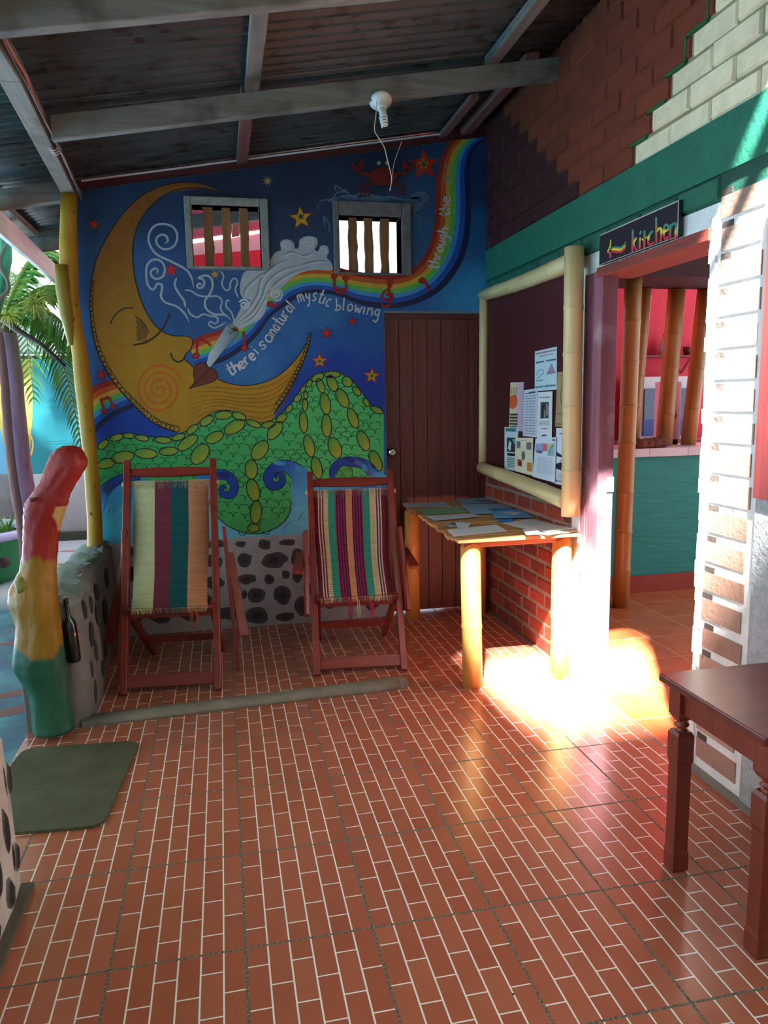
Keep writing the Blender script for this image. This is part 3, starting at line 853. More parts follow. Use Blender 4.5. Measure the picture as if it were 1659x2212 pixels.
# --- moon
AMB = (182, 138, 26)
MO = [KA(p) for p in [(1440, 135), (1380, 82), (1280, 50), (1180, 40), (1080, 52), (980, 85), (890, 140), (800, 225), (730, 320), (680, 400), (640, 480), (610, 560), (590, 650), (578, 750), (575, 850), (585, 950), (605, 1060), (640, 1160), (690, 1260), (750, 1350), (830, 1440), (900, 1510), (970, 1570), (1040, 1610), (1130, 1640)]]
MO += [KC(p) for p in [(540, 372), (640, 350), (760, 330), (900, 335), (1000, 310)]]
MO += [KB(p) for p in [(470, 1250), (490, 1220), (530, 1160), (565, 1100), (595, 1040), (620, 985), (640, 930), (655, 880), (660, 820)]]
MI = [KB(p) for p in [(640, 880), (610, 930), (570, 980), (520, 1030), (460, 1070), (390, 1095), (310, 1105), (240, 1095), (180, 1075)]]
MI += [KA(p) for p in [(1390, 1290), (1240, 1225), (1212, 1200), (1180, 1170), (1190, 1140), (1220, 1110), (1232, 1070), (1225, 1040), (1190, 1025), (1130, 1025), (1080, 1015), (1030, 990), (980, 940), (930, 860), (890, 760), (865, 660), (852, 560), (850, 460), (862, 380), (885, 310), (920, 250), (980, 180), (1050, 125), (1130, 90), (1220, 78), (1320, 82), (1400, 105)]]
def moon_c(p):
    t = max(0, min(1, (p[1]-420)/380))  # brown at the top, deepened to paint in the shade there
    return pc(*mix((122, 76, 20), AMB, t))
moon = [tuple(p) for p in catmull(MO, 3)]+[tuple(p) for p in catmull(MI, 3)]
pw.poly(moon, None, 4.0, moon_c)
OUT = (0.006, 0.008, 0.008, 1)
pw.stroke(MO[:25], 2.6, OUT, 4.8); pw.stroke(MO[-9:], 2.4, OUT, 4.8); pw.stroke(MI[:10], 2.2, OUT, 4.8); pw.stroke(MI[10:], 2.4, OUT, 4.8)
# beads along the outer edge
def beads(path, n, rx, ry, L, inset):
    P = catmull(path, 6); tot = [0]
    for i in range(1, len(P)): tot.append(tot[-1]+(P[i]-P[i-1]).length)
    for k in range(n):
        d = tot[-1]*(k+0.5)/n
        i = max(1, next(i for i in range(len(tot)) if tot[i] >= d))
        p = P[i]; t = (P[i]-P[i-1]).normalized(); nn = Vector((t.y, -t.x))
        f = k/n; s = rx[0]*(1-f)+rx[1]*f
        pw.oval(p.x+nn.x*inset*(s/7), p.y+nn.y*inset*(s/7), s, ry*s/7, math.degrees(math.atan2(t.y, t.x)), None, L, line=OUT, lw=1.7, n=12)
beads(MO[12:25], 36, (4.5, 10.5), 4.6, 4.9, 4.0)
beads(list(reversed(MO[-8:])), 20, (4.0, 7.0), 5.5, 4.9, -4.2)
# grain lines
GR = pc(150, 86, 18)
for k in range(8):
    f = 0.15+0.7*k/7
    pts = []
    for (a, c) in [((1280, 50), (1320, 82)), ((980, 85), (1050, 125)), ((800, 225), (920, 250)), ((680, 400), (862, 380)), ((620, 560), (852, 560)), ((592, 700), (870, 700))]:
        pts.append(KA((a[0]*(1-f)+c[0]*f+rs.uniform(-6, 6), a[1]*(1-f)+c[1]*f)))
    pw.stroke(pts, 1.6, GR, 4.4, taper=0.3)
for k in range(7):
    f = 0.12+0.8*k/6
    pts = []
    for (a, c) in [((560, 110), (560, 330)), ((700, 125), (700, 270)), ((850, 130), (860, 300)), ((980, 105), (970, 310)), ((1080, 55), (1050, 240)), ((1150, -10), (1130, 80))]:
        pts.append(KC((a[0]*(1-f)+c[0]*f, a[1]*(1-f)+c[1]*f+rs.uniform(-5, 5))))
    pw.stroke(pts, 1.8, GR, 4.4, taper=0.3)
# cheek spiral
sp = []
for k in range(70):
    a = k*0.32; r = 6+k*2.15
    sp.append(KA((1020+r*math.cos(a+2.6)*0.98, 1368+r*math.sin(a+2.6)*1.05)))
pw.stroke(sp, 4.6, pc(206, 100, 22), 4.5, 2)
# eye, lashes, brow, nostril
BRN = pc(66, 34, 14)
pw.stroke([KA(p) for p in [(705, 948), (735, 892), (790, 850), (852, 845)]], 3.2, BRN, 4.9)
pw.poly([KA(p) for p in [(865, 900), (905, 925), (938, 970), (952, 1005), (930, 1035), (885, 1060), (870, 1010), (878, 960)]], pc(140, 92, 22), 4.5)
pw.stroke([KA(p) for p in [(865, 900), (905, 925), (938, 970), (952, 1005)]], 2.0, OUT, 5.0)
for k in range(9):
    y = 925+k*15
    pw.stroke([KA((872, y)), KA((905+k*4, y+14)), KA((925+min(k*3, 12), y+34))], 1.0, OUT, 5.0)
pw.stroke([KA(p) for p in [(852, 1082), (930, 1066), (1000, 1022), (1050, 962), (1088, 878)]], 4.2, BRN, 5.0)
pw.stroke([KA(p) for p in [(1093, 1132), (1105, 1168), (1135, 1190), (1165, 1182), (1180, 1165)]], 3.2, OUT, 5.0)
# lips
LP = [KA(p) for p in [(1245, 1225), (1270, 1200), (1308, 1196), (1332, 1226), (1372, 1238), (1392, 1278), (1372, 1312), (1320, 1332), (1262, 1345), (1213, 1360), (1245, 1320), (1238, 1270)]]
pw.poly([tuple(p) for p in catmull(LP, 3, True)], pc(112, 54, 42), 6.0)
pw.stroke(LP, 1.6, pc(60, 24, 20), 6.4, closed=True)
pw.stroke([KA(p) for p in [(1222, 1350), (1280, 1296), (1335, 1238)]], 2.0, pc(46, 16, 14), 6.5)
# rolled paper with ash
JT = [KA(p) for p in [(1322, 1200), (1338, 1140), (1385, 1062), (1448, 958), (1475, 940), (1520, 985), (1528, 1005), (1480, 1062), (1420, 1132), (1362, 1205), (1340, 1226)]]
pw.poly(JT, None, 5.4, lambda p: pc(*mix((196, 216, 222), (96, 128, 146), max(0, min(1, (p[0]-455)/55)))))
pw.stroke(JT[5:], 1.2, pc(60, 80, 96), 5.8)
for k in range(26):
    a = rs.uniform(0, 6.28); q = rs.uniform(0, 34)
    cx, cy = KA((1486+q*math.cos(a), 978+q*1.1*math.sin(a)))
    pw.oval(cx, cy, rs.uniform(2, 4.5), rs.uniform(1.5, 3), rs.uniform(0, 180), [pc(30, 28, 26), pc(120, 112, 100), pc(64, 56, 48), pc(170, 166, 160)][k % 4], 6.0+0.03*k, n=8)

# --- smoke
SMK = pc(176, 190, 198)
SP = [KB(p) for p in [(250, 775), (272, 740), (292, 700), (322, 668), (345, 655), (300, 640), (288, 590), (300, 530), (325, 500), (400, 500), (440, 470), (455, 430), (478, 402), (505, 390), (500, 352), (530, 334), (568, 348), (580, 385), (600, 372), (602, 338), (640, 318), (690, 326), (697, 360), (682, 388), (705, 398), (712, 370), (745, 368), (757, 400), (745, 430), (768, 455), (775, 498), (700, 495), (625, 505), (560, 540), (505, 590), (470, 585), (440, 610), (432, 655), (425, 705), (395, 755), (330, 790), (285, 805)]]
pw.poly([tuple(p) for p in catmull(SP, 3, True)], SMK, 5.0)
DSM, LSM = pc(126, 142, 154), pc(206, 216, 222)
for pts in [[(260, 770), (330, 700), (380, 620), (400, 540), (470, 470), (540, 440)], [(270, 780), (350, 720), (400, 640), (430, 560), (500, 500), (600, 470)], [(280, 790), (360, 740), (410, 660), (450, 590), (540, 520), (660, 480)], [(300, 640), (320, 590), (370, 540), (430, 500)], [(500, 420), (560, 400), (620, 420), (680, 400)], [(600, 470), (680, 450), (740, 450), (765, 480)]]:
    pw.stroke([KB(p) for p in pts], 3.0, DSM, 5.4, taper=0.3)
    pw.stroke([KB((p[0]+10, p[1]+8)) for p in pts], 2.4, LSM, 5.5, taper=0.3)
def curl(cx, cy, r, turns, w, a0=0, d=1, L=5.8, K=KB):
    pts = []
    n = int(turns*12)
    for k in range(n+1):
        q = r*(1-0.85*k/n); a = a0+d*2*math.pi*turns*k/n
        pts.append(K((cx+q*math.cos(a), cy+q*math.sin(a))))
    pw.stroke(pts, w, LSM, L, 2)
curl(535, 370, 26, 1.4, 2.6, 2.5); curl(655, 355, 32, 1.5, 2.8, 2.6); curl(728, 400, 24, 1.4, 2.4, 2.4); curl(312, 680, 30, 1.7, 4.0, 3.6); curl(478, 625, 26, 1.6, 4.2, 2.2)
pw.stroke([KB(p) for p in [(430, 660), (428, 620), (450, 594), (485, 592), (508, 615), (505, 645), (485, 657), (466, 642), (474, 622)]], 5.0, SMK, 5.9)
WSP = [
 [(1240, 715), (1225, 650), (1190, 600), (1100, 550), (1000, 500), (955, 430), (955, 370), (990, 320), (1050, 308), (1110, 330), (1135, 390), (1112, 450), (1055, 470), (1008, 442), (1002, 402), (1030, 377), (1064, 386), (1074, 418), (1052, 432)],
 [(1210, 935), (1180, 880), (1130, 835), (1060, 810), (1030, 770), (1038, 705), (1008, 690), (980, 728), (948, 700), (936, 640), (942, 572), (980, 536), (1030, 546), (1054, 590), (1044, 640), (1002, 660), (970, 640), (966, 612), (990, 592), (1010, 606), (1000, 626)],
 [(1130, 650), (1118, 700), (1150, 760), (1178, 800), (1186, 842)],
 [(1296, 708), (1280, 690), (1262, 700), (1268, 716), (1292, 714), (1308, 690), (1296, 660), (1270, 655), (1296, 640), (1330, 640), (1355, 665), (1360, 712), (1338, 762), (1312, 800), (1320, 850), (1370, 885), (1440, 890), (1480, 925)],
 [(1180, 732), (1220, 735), (1270, 765), (1330, 772), (1390, 770), (1420, 800), (1412, 850), (1440, 890)],
 [(1405, 605), (1430, 640), (1420, 690), (1442, 730), (1470, 722), (1476, 680), (1500, 655), (1520, 680), (1506, 730), (1528, 785)],
 [(1200, 840), (1215, 880), (1260, 905), (1300, 885), (1340, 895), (1388, 905), (1392, 935), (1368, 945), (1352, 932), (1335, 950), (1372, 972), (1420, 952), (1446, 935)],
 [(1472, 800), (1452, 798), (1448, 836), (1480, 872), (1500, 930)]]
for i, w in enumerate(WSP):
    pw.stroke([KA(p) for p in w], 4.6 if i < 4 else 3.6, pc(170, 186, 198), 3.2+0.2*i, 6, taper=0.08)
CL = pc(92, 124, 150)
for pts in [[(690, 180), (720, 130), (770, 125), (800, 90), (850, 85), (880, 110), (920, 95), (980, 100), (1030, 120), (1080, 110), (1140, 125), (1180, 120)], [(800, 95), (790, 50), (830, 75), (860, 70)], [(1190, 110), (1240, 85), (1280, 110), (1240, 150), (1210, 200), (1250, 220)], [(740, 280), (730, 215), (755, 250), (760, 300)], [(710, 180), (690, 150)], [(720, 345), (750, 340)]]:
    pw.stroke([KB(p) for p in pts], 3.0, CL, 3.4, taper=0.2)
for (cx, cy, rx, ry) in [(860, 118, 60, 20), (1000, 122, 80, 18), (1210, 150, 50, 40), (1230, 110, 40, 26), (800, 128, 50, 14)]:
    x, y = KB((cx, cy)); pw.oval(x, y, rx*.41, ry*.41, 0, pc(70, 104, 134), 2.6)

# --- green hills
HT = [(60, 475), (80, 450), (120, 412), (180, 385), (240, 380), (330, 395), (420, 402), (470, 394), (540, 370), (600, 330), (650, 290), (720, 262), (790, 266), (860, 310), (930, 325), (1000, 308), (1060, 262), (1110, 205), (1150, 140), (1200, 85), (1260, 60), (1330, 57), (1395, 88), (1450, 140), (1500, 212), (1540, 252), (1586, 282)]
HB = [(1586, 640), (1500, 640), (1380, 650), (1240, 640), (1180, 610), (1100, 640), (1098, 740), (1080, 815), (1030, 870), (950, 905), (890, 910), (830, 900), (750, 860), (690, 800), (660, 730), (560, 700), (400, 640), (230, 610), (150, 640), (95, 690), (60, 700)]
HG = (74, 178, 84)
hp = [tuple(p) for p in catmull([KC(p) for p in HT], 4)]+[tuple(p) for p in catmull([KC(p) for p in HB], 4)]
hp = xclip_poly(hp, 829.2)
pw.poly(hp, None, 5.0, lambda p: pc(*mix((56, 168, 92), (86, 204, 116), max(0, min(1, (p[0]-250)/500)))))
pw.stroke([KC(p) for p in HT[:-1]], 2.0, OUT, 5.5)
pw.stroke([KC(p) for p in HB[6:15]], 2.0, OUT, 5.5)
VG = pc(14, 92, 48)
def inside(p, poly):
    c = False; j = len(poly)-1
    for i in range(len(poly)):
        a, d = poly[i], poly[j]
        if (a[1] > p[1]) != (d[1] > p[1]) and p[0] < (d[0]-a[0])*(p[1]-a[1])/(d[1]-a[1])+a[0]: c = not c
        j = i
    return c
rv = random.Random(4)
for row in range(24):
    y0_ = 70+row*38
    for col in range(26):
        x0_ = 70+col*60+(30 if row % 2 else 0)
        yy = y0_+16*math.sin(x0_*0.011+row*0.9)
        jx, jy = rv.uniform(-5, 5), rv.uniform(-5, 5)
        if rv.random() < 0.14: continue
        for ln in ([(0, 0), (20, 3), (28, 30)], [(28, 30), (36, 2), (60, 2)]):
            pts = [KC((x0_+x+jx, yy+y+jy)) for x, y in ln]
            if all(inside(p, hp) for p in pts) and max(p[0] for p in pts) < 824:
                pw.stroke(pts, 1.7, VG, 5.4, 4, taper=0.25)
OV = [(105, 440, 34, 19, -38), (175, 403, 36, 18, -14), (240, 393, 30, 15, 5), (310, 405, 36, 16, 10), (420, 416, 46, 17, 4), (502, 400, 36, 17, -16), (575, 360, 36, 18, -36), (650, 315, 40, 22, -32), (738, 285, 46, 22, -5), (820, 290, 38, 20, 20), (897, 330, 42, 17, 22), (975, 335, 38, 17, -10), (1045, 300, 32, 20, -36), (1085, 250, 26, 15, -50), (1130, 195, 26, 16, -52), (1158, 148, 20, 12, -60), (1190, 118, 22, 13, -60), (1235, 86, 34, 20, -25), (1312, 70, 45, 17, 0), (1390, 108, 30, 25, 50), (1440, 158, 30, 17, 50), (1490, 217, 26, 14, 60), (1545, 257, 36, 16, 26),
      (122, 540, 48, 26, -14), (208, 506, 60, 31, -10), (330, 487, 60, 26, 4), (450, 475, 50, 22, -5), (550, 430, 62, 28, -36), (615, 490, 62, 40, -52), (692, 402, 50, 28, -26), (797, 347, 60, 32, -28), (1010, 367, 56, 30, -52), (930, 470, 58, 38, -52), (885, 570, 52, 33, 88), (895, 680, 60, 33, 74), (910, 795, 62, 30, 94), (897, 880, 32, 22, 0),
      (1250, 130, 40, 19, 70), (1312, 118, 46, 25, 66), (1365, 195, 55, 28, 62), (1420, 300, 56, 25, 70), (1475, 420, 56, 29, 66), (1540, 525, 60, 28, 66), (1275, 225, 58, 27, 80), (1282, 340, 62, 26, 86), (1325, 457, 58, 33, 70), (1172, 180, 22, 11, 90), (1168, 230, 34, 14, 92), (1160, 322, 56, 22, 86), (1190, 447, 60, 27, 76), (1230, 562, 60, 27, 77)]
for (cx, cy, rx, ry, a) in OV:
    x, y = KC((cx, cy))
    pw.oval(x, y, rx*.41, ry*.41, a, pc(58, 156, 60), 6.0, pc(176, 178, 54), OUT, 2.2)
# --- waves
def hook(pts, wts, L=6.6, dots=(), c=(18, 70, 170)):
    P = [KC(p) for p in pts]; n = len(P)-1
    def w(f):
        q = f*n; i = min(int(q), n-1); t = q-i
        return (wts[i]*(1-t)+wts[i+1]*t)*.41
    pw.stroke(P, w, pc(*c), L, 7, colf=lambda p, f: pc(*mix((110, 206, 250), c, min(1, f*2.6))))
    for (x, y, rx, ry, a, cc) in dots:
        X, Y = KC((x, y)); pw.oval(X, Y, rx*.41, ry*.41, a, pc(*cc), L+1.0)
    for sgn in (1, -1):
        Q = catmull([Vector(p) for p in P], 7); m = len(Q); E_ = []
        for i in range(m):
            t = (Q[min(i+1, m-1)]-Q[max(i-1, 0)]).normalized(); E_.append(Q[i]+Vector((-t.y, t.x))*sgn*w(i/(m-1))/2)
        pw.stroke(E_[m//5:], 1.6, pc(12, 40, 70), L+0.6, 0)
LB, LV = (70, 160, 220), (86, 110, 170)
hook([(1180, 760), (1168, 660), (1130, 590), (1070, 555), (1010, 565), (975, 605), (985, 650), (1025, 658), (1050, 630), (1038, 598), (1015, 600), (1018, 622)], [130, 130, 90, 62, 56, 52, 46, 40, 34, 24, 14, 6], dots=[(1035, 538, 34, 12, 4, LB), (1135, 570, 20, 18, 40, LB)])
hook([(600, 760), (620, 680), (640, 620), (700, 600), (760, 605), (795, 650), (785, 700), (745, 705), (725, 680), (738, 660), (755, 672)], [120, 100, 70, 54, 48, 44, 40, 34, 26, 16, 6], dots=[(738, 600, 40, 16, 4, (14, 44, 120))])
hook([(60, 780), (100, 700), (140, 655), (190, 625), (240, 610), (300, 605)], [90, 60, 50, 46, 44, 40], dots=[(128, 672, 30, 20, -40, (60, 76, 130))])
hook([(1580, 640), (1530, 590), (1480, 545), (1420, 530), (1360, 535), (1320, 570), (1320, 620)], [70, 60, 54, 50, 46, 44, 40], dots=[(1405, 520, 26, 14, 20, (30, 50, 130)), (1450, 538, 24, 14, 26, LV), (1480, 562, 24, 13, 60, LB), (1505, 590, 20, 11, 55, LV)])
pw.poly([KC(p) for p in [(1325, 600), (1350, 560), (1385, 548), (1415, 570), (1418, 610), (1400, 640), (1340, 640)]], pc(84, 178, 90), 7.6)
pw.stroke([KC(p) for p in [(1330, 600), (1350, 562), (1385, 550), (1415, 572), (1416, 610)]], 1.6, OUT, 8.2)
for (x, y, q) in ((1350, 585, 1), (1390, 575, 1), (1370, 610, 1)):
    pw.stroke([KC((x-14, y)), KC((x, y-12)), KC((x+14, y+4))], 1.4, VG, 8.2)
# shells at the foot of the hill
for (x, y) in ((840, 900), (965, 895)):
    pw.stroke([KC((x-24, y)), KC((x-10, y+16)), KC((x+12, y+14)), KC((x+22, y-8))], 1.6, OUT, 6.8)
# streaks in the sea
for k in range(26):
    x = rs.uniform(640, 1150) if k % 3 else rs.uniform(95, 190); y = rs.uniform(760, 910)
    pts = [KC((x, y)), KC((x+rs.uniform(-8, 8)+14, y-26)), KC((x+rs.uniform(-8, 8)+40, y-56))]
    if not any(inside(p, hp) for p in pts): pw.stroke(pts, 2.2, pc(*rs.choice(((110, 190, 222), (60, 150, 205), (150, 210, 230)))), 1.9, taper=0.4)

# --- stars
RD, RL = pc(196, 40, 36), pc(60, 14, 16)
YL = pc(214, 160, 40)
def star3(x, y, r, rot=0):
    pw.star(x, y, r, RD, 6.0, rot); pw.star(x, y, r*0.72, YL, 6.4, rot); pw.star(x, y, r*0.34, pc(60, 110, 30), 6.8, rot)
for (x, y, r, rot) in ((203, 485, 13, 8), (705, 720, 13, 0), (761, 694, 10, 0), (220, 810, 12, 14)):
    pw.star(x, y, r+3, pc(24, 20, 40), 5.8, rot); pw.star(x, y, r, RD, 6.2, rot)
pw.star(370, 583, 16, pc(206, 44, 38), 6.2, 5)
pw.star(650, 471, 30, pc(120, 40, 26), 5.8, -6); pw.star(650, 471, 24, YL, 6.2, -6); pw.star(650, 468, 9, pc(40, 70, 30), 6.6, -6)
star3(690, 780, 19); star3(803, 812, 20, 4)
pw.star(916, 356, 35, pc(176, 44, 32), 5.8, -3, 0.45); pw.star(915, 355, 13, YL, 6.2); pw.star(915, 355, 9, pc(40, 70, 24), 6.6)
for (x, y) in ((578, 391), (464, 593)):
    for k in range(8):
        a = k*math.pi/4+0.2; pw.stroke([(x, y), (x+12*math.cos(a), y+12*math.sin(a))], lambda f: 4.5*(1-f)+0.6, pc(150, 130, 84), 4.0+k*0.05, 0)
    pw.oval(x, y, 5.5, 5.5, 0, pc(176, 150, 92), 4.6)

# --- red music notes
NR, NO = pc(190, 30, 30), pc(70, 10, 14)
def note_stroke(K, pts, w):
    P = [K(p) for p in pts]; pw.stroke(P, w+1.6, NO, 7.2, 4); pw.stroke(P, w, NR, 7.6, 4)
def note_head(K, x, y, r):
    a, c = K((x, y)); pw.oval(a, c, r*1.15, r, -20, NO, 7.3); pw.oval(a, c, r*0.95, r*0.8, -20, NR, 7.7)
note_stroke(KA, [(668, 1505), (648, 1438)], 3.4); note_stroke(KA, [(640, 1436), (700, 1415)], 5); note_stroke(KA, [(728, 1480), (700, 1418)], 3.4); note_head(KA, 668, 1508, 6); note_head(KA, 722, 1478, 5.4)
note_stroke(KA, [(1258, 1155), (1265, 1060), (1300, 1050), (1350, 1085)], 3.2); note_head(KA, 1254, 1152, 7)
note_stroke(KB, [(315, 905), (306, 820)], 4); note_head(KB, 312, 908, 7)
note_stroke(KB, [(452, 680), (470, 690), (490, 672)], 4); note_head(KB, 448, 676, 6.5)
note_stroke(KB, [(785, 530), (792, 605), (842, 612), (848, 540)], 4); note_stroke(KB, [(790, 592), (842, 600)], 4); note_head(KB, 785, 530, 6); note_head(KB, 845, 540, 6)
note_stroke(KB, [(1035, 675), (1050, 690), (1075, 680), (1080, 640), (1070, 560), (1075, 538), (1088, 548), (1080, 585), (1045, 615), (1038, 640), (1060, 658), (1088, 650), (1092, 625), (1070, 618), (1062, 634)], 3.8)
note_stroke(KB, [(1250, 555), (1265, 558), (1285, 610)], 4); note_head(KB, 1247, 552, 6.5)

# --- a plain red crab over the second opening
CR, CO = pc(118, 24, 26), (0.012, 0.010, 0.012, 1)
pw.oval(*KD((555, 870)), 34, 24, 0, CO, 6.4); pw.oval(*KD((555, 872)), 30, 20, 0, CR, 6.8)
for d in (-1, 1):
    pw.stroke([KD((555+d*90, 850)), KD((555+d*170, 850)), KD((555+d*205, 800))], 9, CO, 6.4); pw.stroke([KD((555+d*90, 850)), KD((555+d*170, 850)), KD((555+d*205, 800))], 6, CR, 6.9)
    pw.poly([KD((555+d*x, y)) for x, y in [(190, 830), (150, 790), (165, 720), (195, 765), (215, 790), (265, 740), (250, 810), (222, 845)]], CR, 6.9)
    pw.stroke([KD((555+d*x, y)) for x, y in [(190, 830), (150, 790), (165, 720), (195, 765), (215, 790), (265, 740), (250, 810), (222, 845)]], 1.8, CO, 7.3, 0, True)
    for k in range(3):
        q = 70+k*32
        pw.stroke([KD((555+d*q, 920)), KD((555+d*(q+46), 960)), KD((555+d*(q+40), 1030))], 4.0, CO, 6.3)
        pw.stroke([KD((555+d*q, 920)), KD((555+d*(q+46), 960)), KD((555+d*(q+40), 1030))], 2.4, CR, 6.9)
    pw.stroke([KD((555+d*30, 810)), KD((555+d*34, 770))], 3, CO, 6.9); pw.oval(*KD((555+d*34, 764)), 4, 4, 0, pc(200, 200, 196), 7.2); pw.oval(*KD((555+d*34, 764)), 1.6, 1.6, 0, CO, 7.6)

# --- hand-painted words
GL = {'t': (.72, [[(.3, 1.75), (.28, .3), (.42, 0), (.68, .1)], [(-.02, 1.08), (.66, 1.1)]]),
      'h': (.72, [[(.02, 1.8), (0, 0)], [(0, .55), (.22, .95), (.45, .98), (.6, .7), (.62, 0)]]),
      'e': (.74, [[(.06, .48), (.6, .62), (.56, .9), (.3, 1.02), (.06, .75), (.06, .28), (.28, 0), (.64, .14)]]),
      'r': (.6, [[(0, 1), (.02, 0)], [(.02, .55), (.2, .95), (.5, 1.02)]]),
      'i': (.32, [[(0, 1), (.02, 0)], [(0, 1.36), (.01, 1.5)]]), 'ı': (.3, [[(0, 1), (.02, 0)]]),
      's': (.66, [[(.56, .92), (.3, 1.02), (.06, .8), (.18, .56), (.46, .44), (.52, .2), (.28, 0), (0, .1)]]),
      'a': (.78, [[(.56, .8), (.3, 1.02), (.05, .7), (.06, .22), (.28, 0), (.52, .3), (.58, .98), (.6, 0)]]),
      'n': (.74, [[(0, 1), (.02, 0)], [(.02, .55), (.24, .97), (.5, .94), (.58, .6), (.6, 0)]]),
      'u': (.72, [[(0, 1), (.02, .3), (.22, 0), (.46, .14), (.56, .5)], [(.57, 1), (.6, 0)]]),
      'l': (.32, [[(.02, 1.75), (0, 0)]]),
      'm': (1.0, [[(0, 1), (.02, 0)], [(.02, .6), (.18, .97), (.36, .95), (.42, .6), (.44, .1)], [(.44, .6), (.58, .97), (.76, .94), (.84, .6), (.86, 0)]]),
      'y': (.7, [[(0, 1), (.08, .5), (.28, .3), (.5, .48)], [(.58, 1), (.52, .1), (.34, -.6), (.05, -.6)]]),
      'c': (.68, [[(.58, .85), (.32, 1.02), (.06, .72), (.06, .25), (.3, 0), (.6, .14)]]),
      'b': (.76, [[(.02, 1.6), (.1, .2), (-.14, .0), (.2, -.05), (.54, .16), (.58, .5), (.34, .66), (.12, .5)]]),
      'o': (.74, [[(.3, 1), (.06, .7), (.08, .2), (.3, 0), (.56, .25), (.56, .75), (.3, 1)]]),
      'w': (1.0, [[(0, 1), (.16, .05), (.4, .7), (.6, .03), (.84, 1)]]),
      'g': (.74, [[(.56, .86), (.3, 1.02), (.06, .72), (.12, .3), (.36, .24), (.54, .55)], [(.56, 1), (.52, -.3), (.3, -.72), (-.02, -.5)]])}
def word(txt, base, xh, w, c, L=9.0, squeeze=1.0):
    """letters set along a baseline given in picture points of the wall"""
    P = catmull([Vector(p) for p in base], 8) if len(base) > 2 else [Vector(p) for p in base]
    tot = [0]
    for i in range(1, len(P)): tot.append(tot[-1]+(P[i]-P[i-1]).length)
    adv = sum(GL[ch][0]+0.16 for ch in txt)-0.16
    sx = tot[-1]/adv
    def frame(d):
        d = max(0, min(tot[-1]-1e-6, d))
        i = next(i for i in range(1, len(tot)) if tot[i] >= d)
        t = (P[i]-P[i-1]).normalized()
        return P[i-1]+t*(d-tot[i-1]), t
    pos = 0
    for ch in txt:
        wd, strokes = GL[ch]
        o, t = frame((pos+wd/2)*sx)
        up = Vector((t.y, -t.x))
        for s_ in strokes:
            pts = [o+t*((x-wd/2)*sx)+up*(y*xh) for x, y in s_]
            pw.stroke(pts, w, c, L, 5)
        pos += wd+0.16
TXT = pc(206, 214, 220)
def EW(txt, base, xh, w=3.4): word(txt, [KE(p) for p in base], xh*0.25316, w, TXT)
EW('there', [(305, 838), (400, 785), (470, 728), (532, 682)], 58, 4.4)
EW('is', [(548, 650), (590, 608), (625, 588)], 60, 3.2)
EW('a', [(640, 560), (690, 500)], 62, 3.4)
EW('natural', [(686, 496), (755, 400), (815, 310), (868, 252)], 60, 3.2)
EW('mystıc', [(892, 214), (965, 196), (1040, 202), (1148, 250)], 66, 3.2)
EW('blowıng', [(1205, 275), (1310, 282), (1440, 310), (1580, 340)], 62, 3.2)
word('through', [(946, 583), (951, 560), (960, 530), (970, 494)], 13.5, 3.6, TXT)
word('the', [(971.5, 468), (972, 424)], 13.0, 3.2, TXT)
word('aır', [(971, 395), (972.5, 372), (976, 350)], 13.0, 2.6, pc(150, 156, 160))  # dimmer light up here painted as a greyer white

wall_back = mb.build('wall_back', [mat('plain_plaster', rough=0.85, var=0.15, scale=10, bump=0.3, col=True), mat('mural_paint', rough=0.55, var=0.13, scale=16, bump=0.08, bscale=80, spec=0.35, col=True)], norm=False)
struct(wall_back)

# --- windows in the mural wall: cement surround, wooden bars
def window(n, fx0, fx1, fz0, fz1, hole, topw, tone, label):
    b = MB(); y0, y1 = YB-0.022, YB+0.13
    h = hole
    c = tone
    b.box(fx0, h[0], y0, y1, fz0, fz1, c); b.box(h[1], fx1, y0, y1, fz0, fz1, c)
    b.box(h[0], h[1], y0, y1, h[3], fz1, c)
    if h[2] > fz0+0.004: b.box(h[0], h[1], y0, y1, fz0, h[2], c)
    w = struct(b.build('window_%d' % n, mat('window_cement', rough=0.85, var=0.3, scale=20, bump=0.6, bscale=50, col=True), bevel=0.006))
    w['label'] = label
    k = 3; W = h[1]-h[0]
    for i in range(k):
        cx = h[0]+W*(i+0.92)/(k+0.84)
        b = MB(); r_ = random.Random(n*10+i)
        rings = []
        for q in range(7):
            z = h[2]-0.005+(h[3]-h[2]+0.010)*q/6; ww = 0.026+r_.uniform(-.0025, .0035); dx = r_.uniform(-.003, .003)
            rings.append([(cx+dx-ww, 2.915, z), (cx+dx+ww, 2.915, z), (cx+dx+ww, 2.945, z), (cx+dx-ww, 2.945, z)])
        b.loft(rings, True, smooth=False)
        o = b.build('bar', wood('window_bar_wood', (112, 78, 44), (150, 106, 62), axis=2), w, bevel=0.003)
window(1, -0.150, 0.328, 2.178, 2.578, (-0.112, 0.282, 2.193, 2.534), 0.04, hx(138, 140, 136), 'left barred opening with grey cement surround')
window(2, 0.712, 1.192, 2.160, 2.584, (0.748, 1.133, 2.172, 2.503), 0.08, hx(108, 104, 104), 'right barred opening with darker cement surround')
